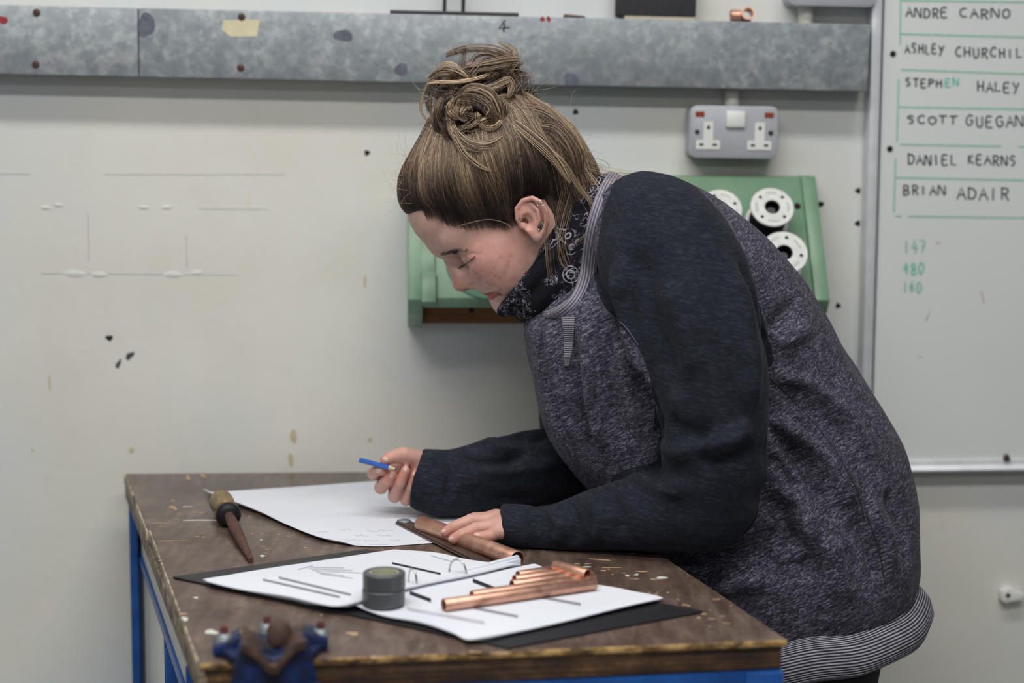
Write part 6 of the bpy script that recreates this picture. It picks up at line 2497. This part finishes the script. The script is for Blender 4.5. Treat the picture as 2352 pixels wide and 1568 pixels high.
band('collar', [loop + inw * a + outw * b for (a, b) in prof_c], M_COLLAR, sweat)

# ribbed wedge under the collar
def decal_strip(lst, w0, w1, name, mat, parent, lift=.0012, k=24):
    c = catmull(np.array(lst, float), k)
    L_, Rr = [], []
    for i, (x, y) in enumerate(c):
        w = lerp(w0, w1, i / (k - 1))
        for (s, acc_) in ((-1, L_), (1, Rr)):
            loc, nor = cam_hit(sw_bvh, x + s * w, y)
            acc_.append(V3(loc + nor * lift) if loc is not None else None)
    okk = [i for i in range(k) if L_[i] is not None and Rr[i] is not None]
    rows = [[L_[i] for i in okk], [(L_[i] + Rr[i]) / 2 + np.array([0, -.0008, 0]) for i in okk], [Rr[i] for i in okk]]
    return band(name, rows, mat, parent, closed=False)


M_WEDGE = ribbed('ribbed_wedge', lin(60, 58, 70), lin(160, 156, 166), 190.0, 'v')
decal_strip([(1306, 728), (1308, 770), (1304, 815), (1302, 840)], 15, 4, 'neck_wedge', M_WEDGE, sweat)

# stitched seams
M_STITCH = plain('pale_seam_thread', lin(80, 82, 96), .9)


def seam_line(lst, name='seam', rad=.0011, mat=None):
    pts = []
    c = catmull(np.array(lst, float), max(12, len(lst) * 8))
    for (x, y) in c:
        loc, nor = cam_hit(sw_bvh, x, y)
        if loc is not None: pts.append(loc + nor * .0002)
    if len(pts) > 3:
        MB().tube(pts, rad, 6).build(name, mat or M_STITCH, sweat, 80)


seam_line([(1362, 600), (1364, 650), (1380, 692), (1402, 722), (1436, 750), (1466, 792)], rad=.0008)
M_SEAMD = plain('dark_seam', lin(34, 34, 44), .95)
seam_line([(1772, 870), (1850, 950), (1915, 1030), (1965, 1120), (1985, 1190)], rad=.0009, mat=M_SEAMD)
seam_line([(1990, 1180), (2018, 1260), (2034, 1350)], rad=.0009, mat=M_SEAMD)

# ------------------------------------------------------------------ neck gaiter
n = NT('black_bandana_print')
v = n.coord()
w = n.noise(v, 30, 3)
vv = n.n('ShaderNodeMix', data_type='RGBA')
vd = n.n('ShaderNodeVectorMath', operation='SCALE')
vor = n.n('ShaderNodeTexVoronoi', feature='F1')
vor.inputs['Scale'].default_value = 34
n.l(v, vor.inputs['Vector'])
dist = vor.outputs['Distance']
ringm = n.ramp(dist, [(0.16, (0, 0, 0)), (0.18, (.9, .9, .9)), (0.215, (.9, .9, .9)), (0.235, (0, 0, 0)), (0.36, (0, 0, 0)), (.375, (.8, .8, .8)), (.40, (.8, .8, .8)), (.415, (0, 0, 0))])
curl = n.noise(v, 105, 2, .5, 1.6)
lines = n.ramp(curl, [(0.50, (0, 0, 0)), (0.515, (.85, .85, .85)), (0.54, (.85, .85, .85)), (.555, (0, 0, 0))])
msk = n.ramp(n.noise(v, 26, 2), [(0.50, (0, 0, 0)), (0.56, (1, 1, 1))])
lines = n.mix(1.0, lines, msk, 'MULTIPLY')
msk2 = n.ramp(n.noise(n.coord(scale=(1.3, 1.1, 1)), 22, 1), [(0.48, (0, 0, 0)), (0.54, (1, 1, 1))])
ringm = n.mix(1.0, ringm, msk2, 'MULTIPLY')
dots = n.ramp(n.voro(v, 190), [(0.12, (1, 1, 1)), (0.2, (0, 0, 0))])
dots = n.mix(1.0, dots, n.ramp(n.noise(v, 40, 1), [(0.6, (0, 0, 0)), (0.64, (1, 1, 1))]), 'MULTIPLY')
tot = n.mix(1.0, n.mix(1.0, lines, ringm, 'ADD'), dots, 'ADD')
n.set(color=n.mix(n.math('MINIMUM', tot, .8), lin(20, 20, 26), lin(176, 172, 186)), rough=.9, spec=.15)
n.bump(n.noise(v, 60, 4), .3, .001)
M_GAITER = n.m
g_rings = [R_(1148, 700, 1352, 400, .058), R_(1140, 708, 1366, 396, .068), R_(1148, 720, 1380, 398, .079, .004), R_(1175, 726, 1394, 404, .088, .010), R_(1205, 732, 1404, 412, .102, .024), R_(1235, 736, 1412, 424, .104, .032), R_(1262, 732, 1416, 440, .096, .036), R_(1290, 720, 1420, 460, .070, .030)]
gv, gf = loft(g_rings, 40, 2.1, 72)
gq = np.array([f_ for f_ in gf if len(f_) == 4])
gN = vnormals(gv, gq)
gv = gv + gN * (vnoise(gv, 120, 5) * .004 + vnoise(gv * np.array([1, 1, 1.0]), 230, 6) * .0022)[:, None]
# slanting folds round the neck
axg = np.array([.75, 0, .65])
ph = gv @ np.array([.83, 0, -.56])
gv = gv + gN * (np.sin(ph * 210 + 6 * vnoise(gv, 30, 7)) * .0022)[:, None]
gaiter = link('neck_gaiter', fast_mesh('neck_gaiter', gv, gq), M_GAITER, person)
gaiter['label'] = 'black neck gaiter with a white paisley print'
ga_bvh = bvh_of(gv, gq)
M_WHITEPRINT = plain('white_print', lin(178, 172, 186), .9, 0, .3, 900)
for (px, py, rx, ry, an) in ((1357, 436, 13, 20, .25), (1192, 685, 8, 15, .5), (1330, 505, 11, 11, 0)):
    oval_patch(ga_bvh, px, py, rx, ry, an, .0008, 'paisley_motif', M_WHITEPRINT, gaiter)

# dark red layer at the nape, under the collar
M_REDC = plain('dark_red_cotton', lin(120, 34, 48), .9)
rd = [R_(1300, 640, 1400, 398, .07), R_(1300, 645, 1412, 401, .075), R_(1300, 650, 1424, 412, .08)]
rv_, rf_ = loft(rd, 12, 2.1, 48)
link('red_undershirt', fast_mesh('red_undershirt', rv_, np.array([f_ for f_ in rf_ if len(f_) == 4])), M_REDC, person)

# ------------------------------------------------------------------ trousers and shoes
M_TROUSER = plain('black_trousers', lin(24, 24, 28), .9, 0, .2, 300)


def leg_pts(h_, k_, a_):
    return [(h_, .098, .096), ((h_ + k_) / 2, .090, .090), (k_, .072, .072), ((k_ + a_) / 2, .066, .066), (a_ + np.array([0, 0, .02]), .058, .058)]


hipw = [(PP(1650, 1230, YS), PP(2040, 1200, YS), .150), (PP(1640, 1290, YS), PP(2060, 1300, YS), .168), (PP(1640, 1370, YS), PP(2060, 1390, YS), .172), (PP(1660, 1420, YS), PP(2040, 1440, YS), .165)]
tv, tq = remeshed([loft(hipw, 20), limb(leg_pts(hip_n + np.array([.01, 0, -.03]), kn_n, an_n)), limb(leg_pts(hip_f + np.array([.01, 0, -.03]), kn_f, an_f))], .008, 6)
tN = vnormals(tv, tq)
tv = tv + tN * (vnoise(tv, 50, 8) * .004)[:, None]
link('trousers', fast_mesh('trousers', tv, tq), M_TROUSER, person)
M_SHOE = plain('black_shoe', lin(30, 28, 28), .5)


def shoe_sdf(c):
    def f(p):
        d = cone(p, c + np.array([.02, 0, -.02]), c + np.array([-.14, 0, -.035]), .040, .033)
        d = smin(d, cone(p, c + np.array([.01, 0, .03]), c + np.array([.01, 0, -.01]), .042, .042), .02)
        return smax(d, -(p[:, 2] - .012), .004)
    return f


for c_ in (an_n, an_f):
    v_, q_ = surface_nets(shoe_sdf(c_), c_ - np.array([.22, .07, .08]), c_ + np.array([.09, .07, .10]), .005, 3, 1.4)
    sh = link('shoe', fast_mesh('shoe', v_, q_), M_SHOE, person)
    sole = [(c_[0] + x_, c_[1] + y_) for (x_, y_) in ((.062, 0), (.055, .032), (.0, .038), (-.08, .040), (-.14, .036), (-.178, .012), (-.178, -.012), (-.14, -.036), (-.08, -.040), (0, -.038), (.055, -.032))]
    MB().slab(sole, .0005, .016, .003).build('sole', M_SLOT, sh, 40)
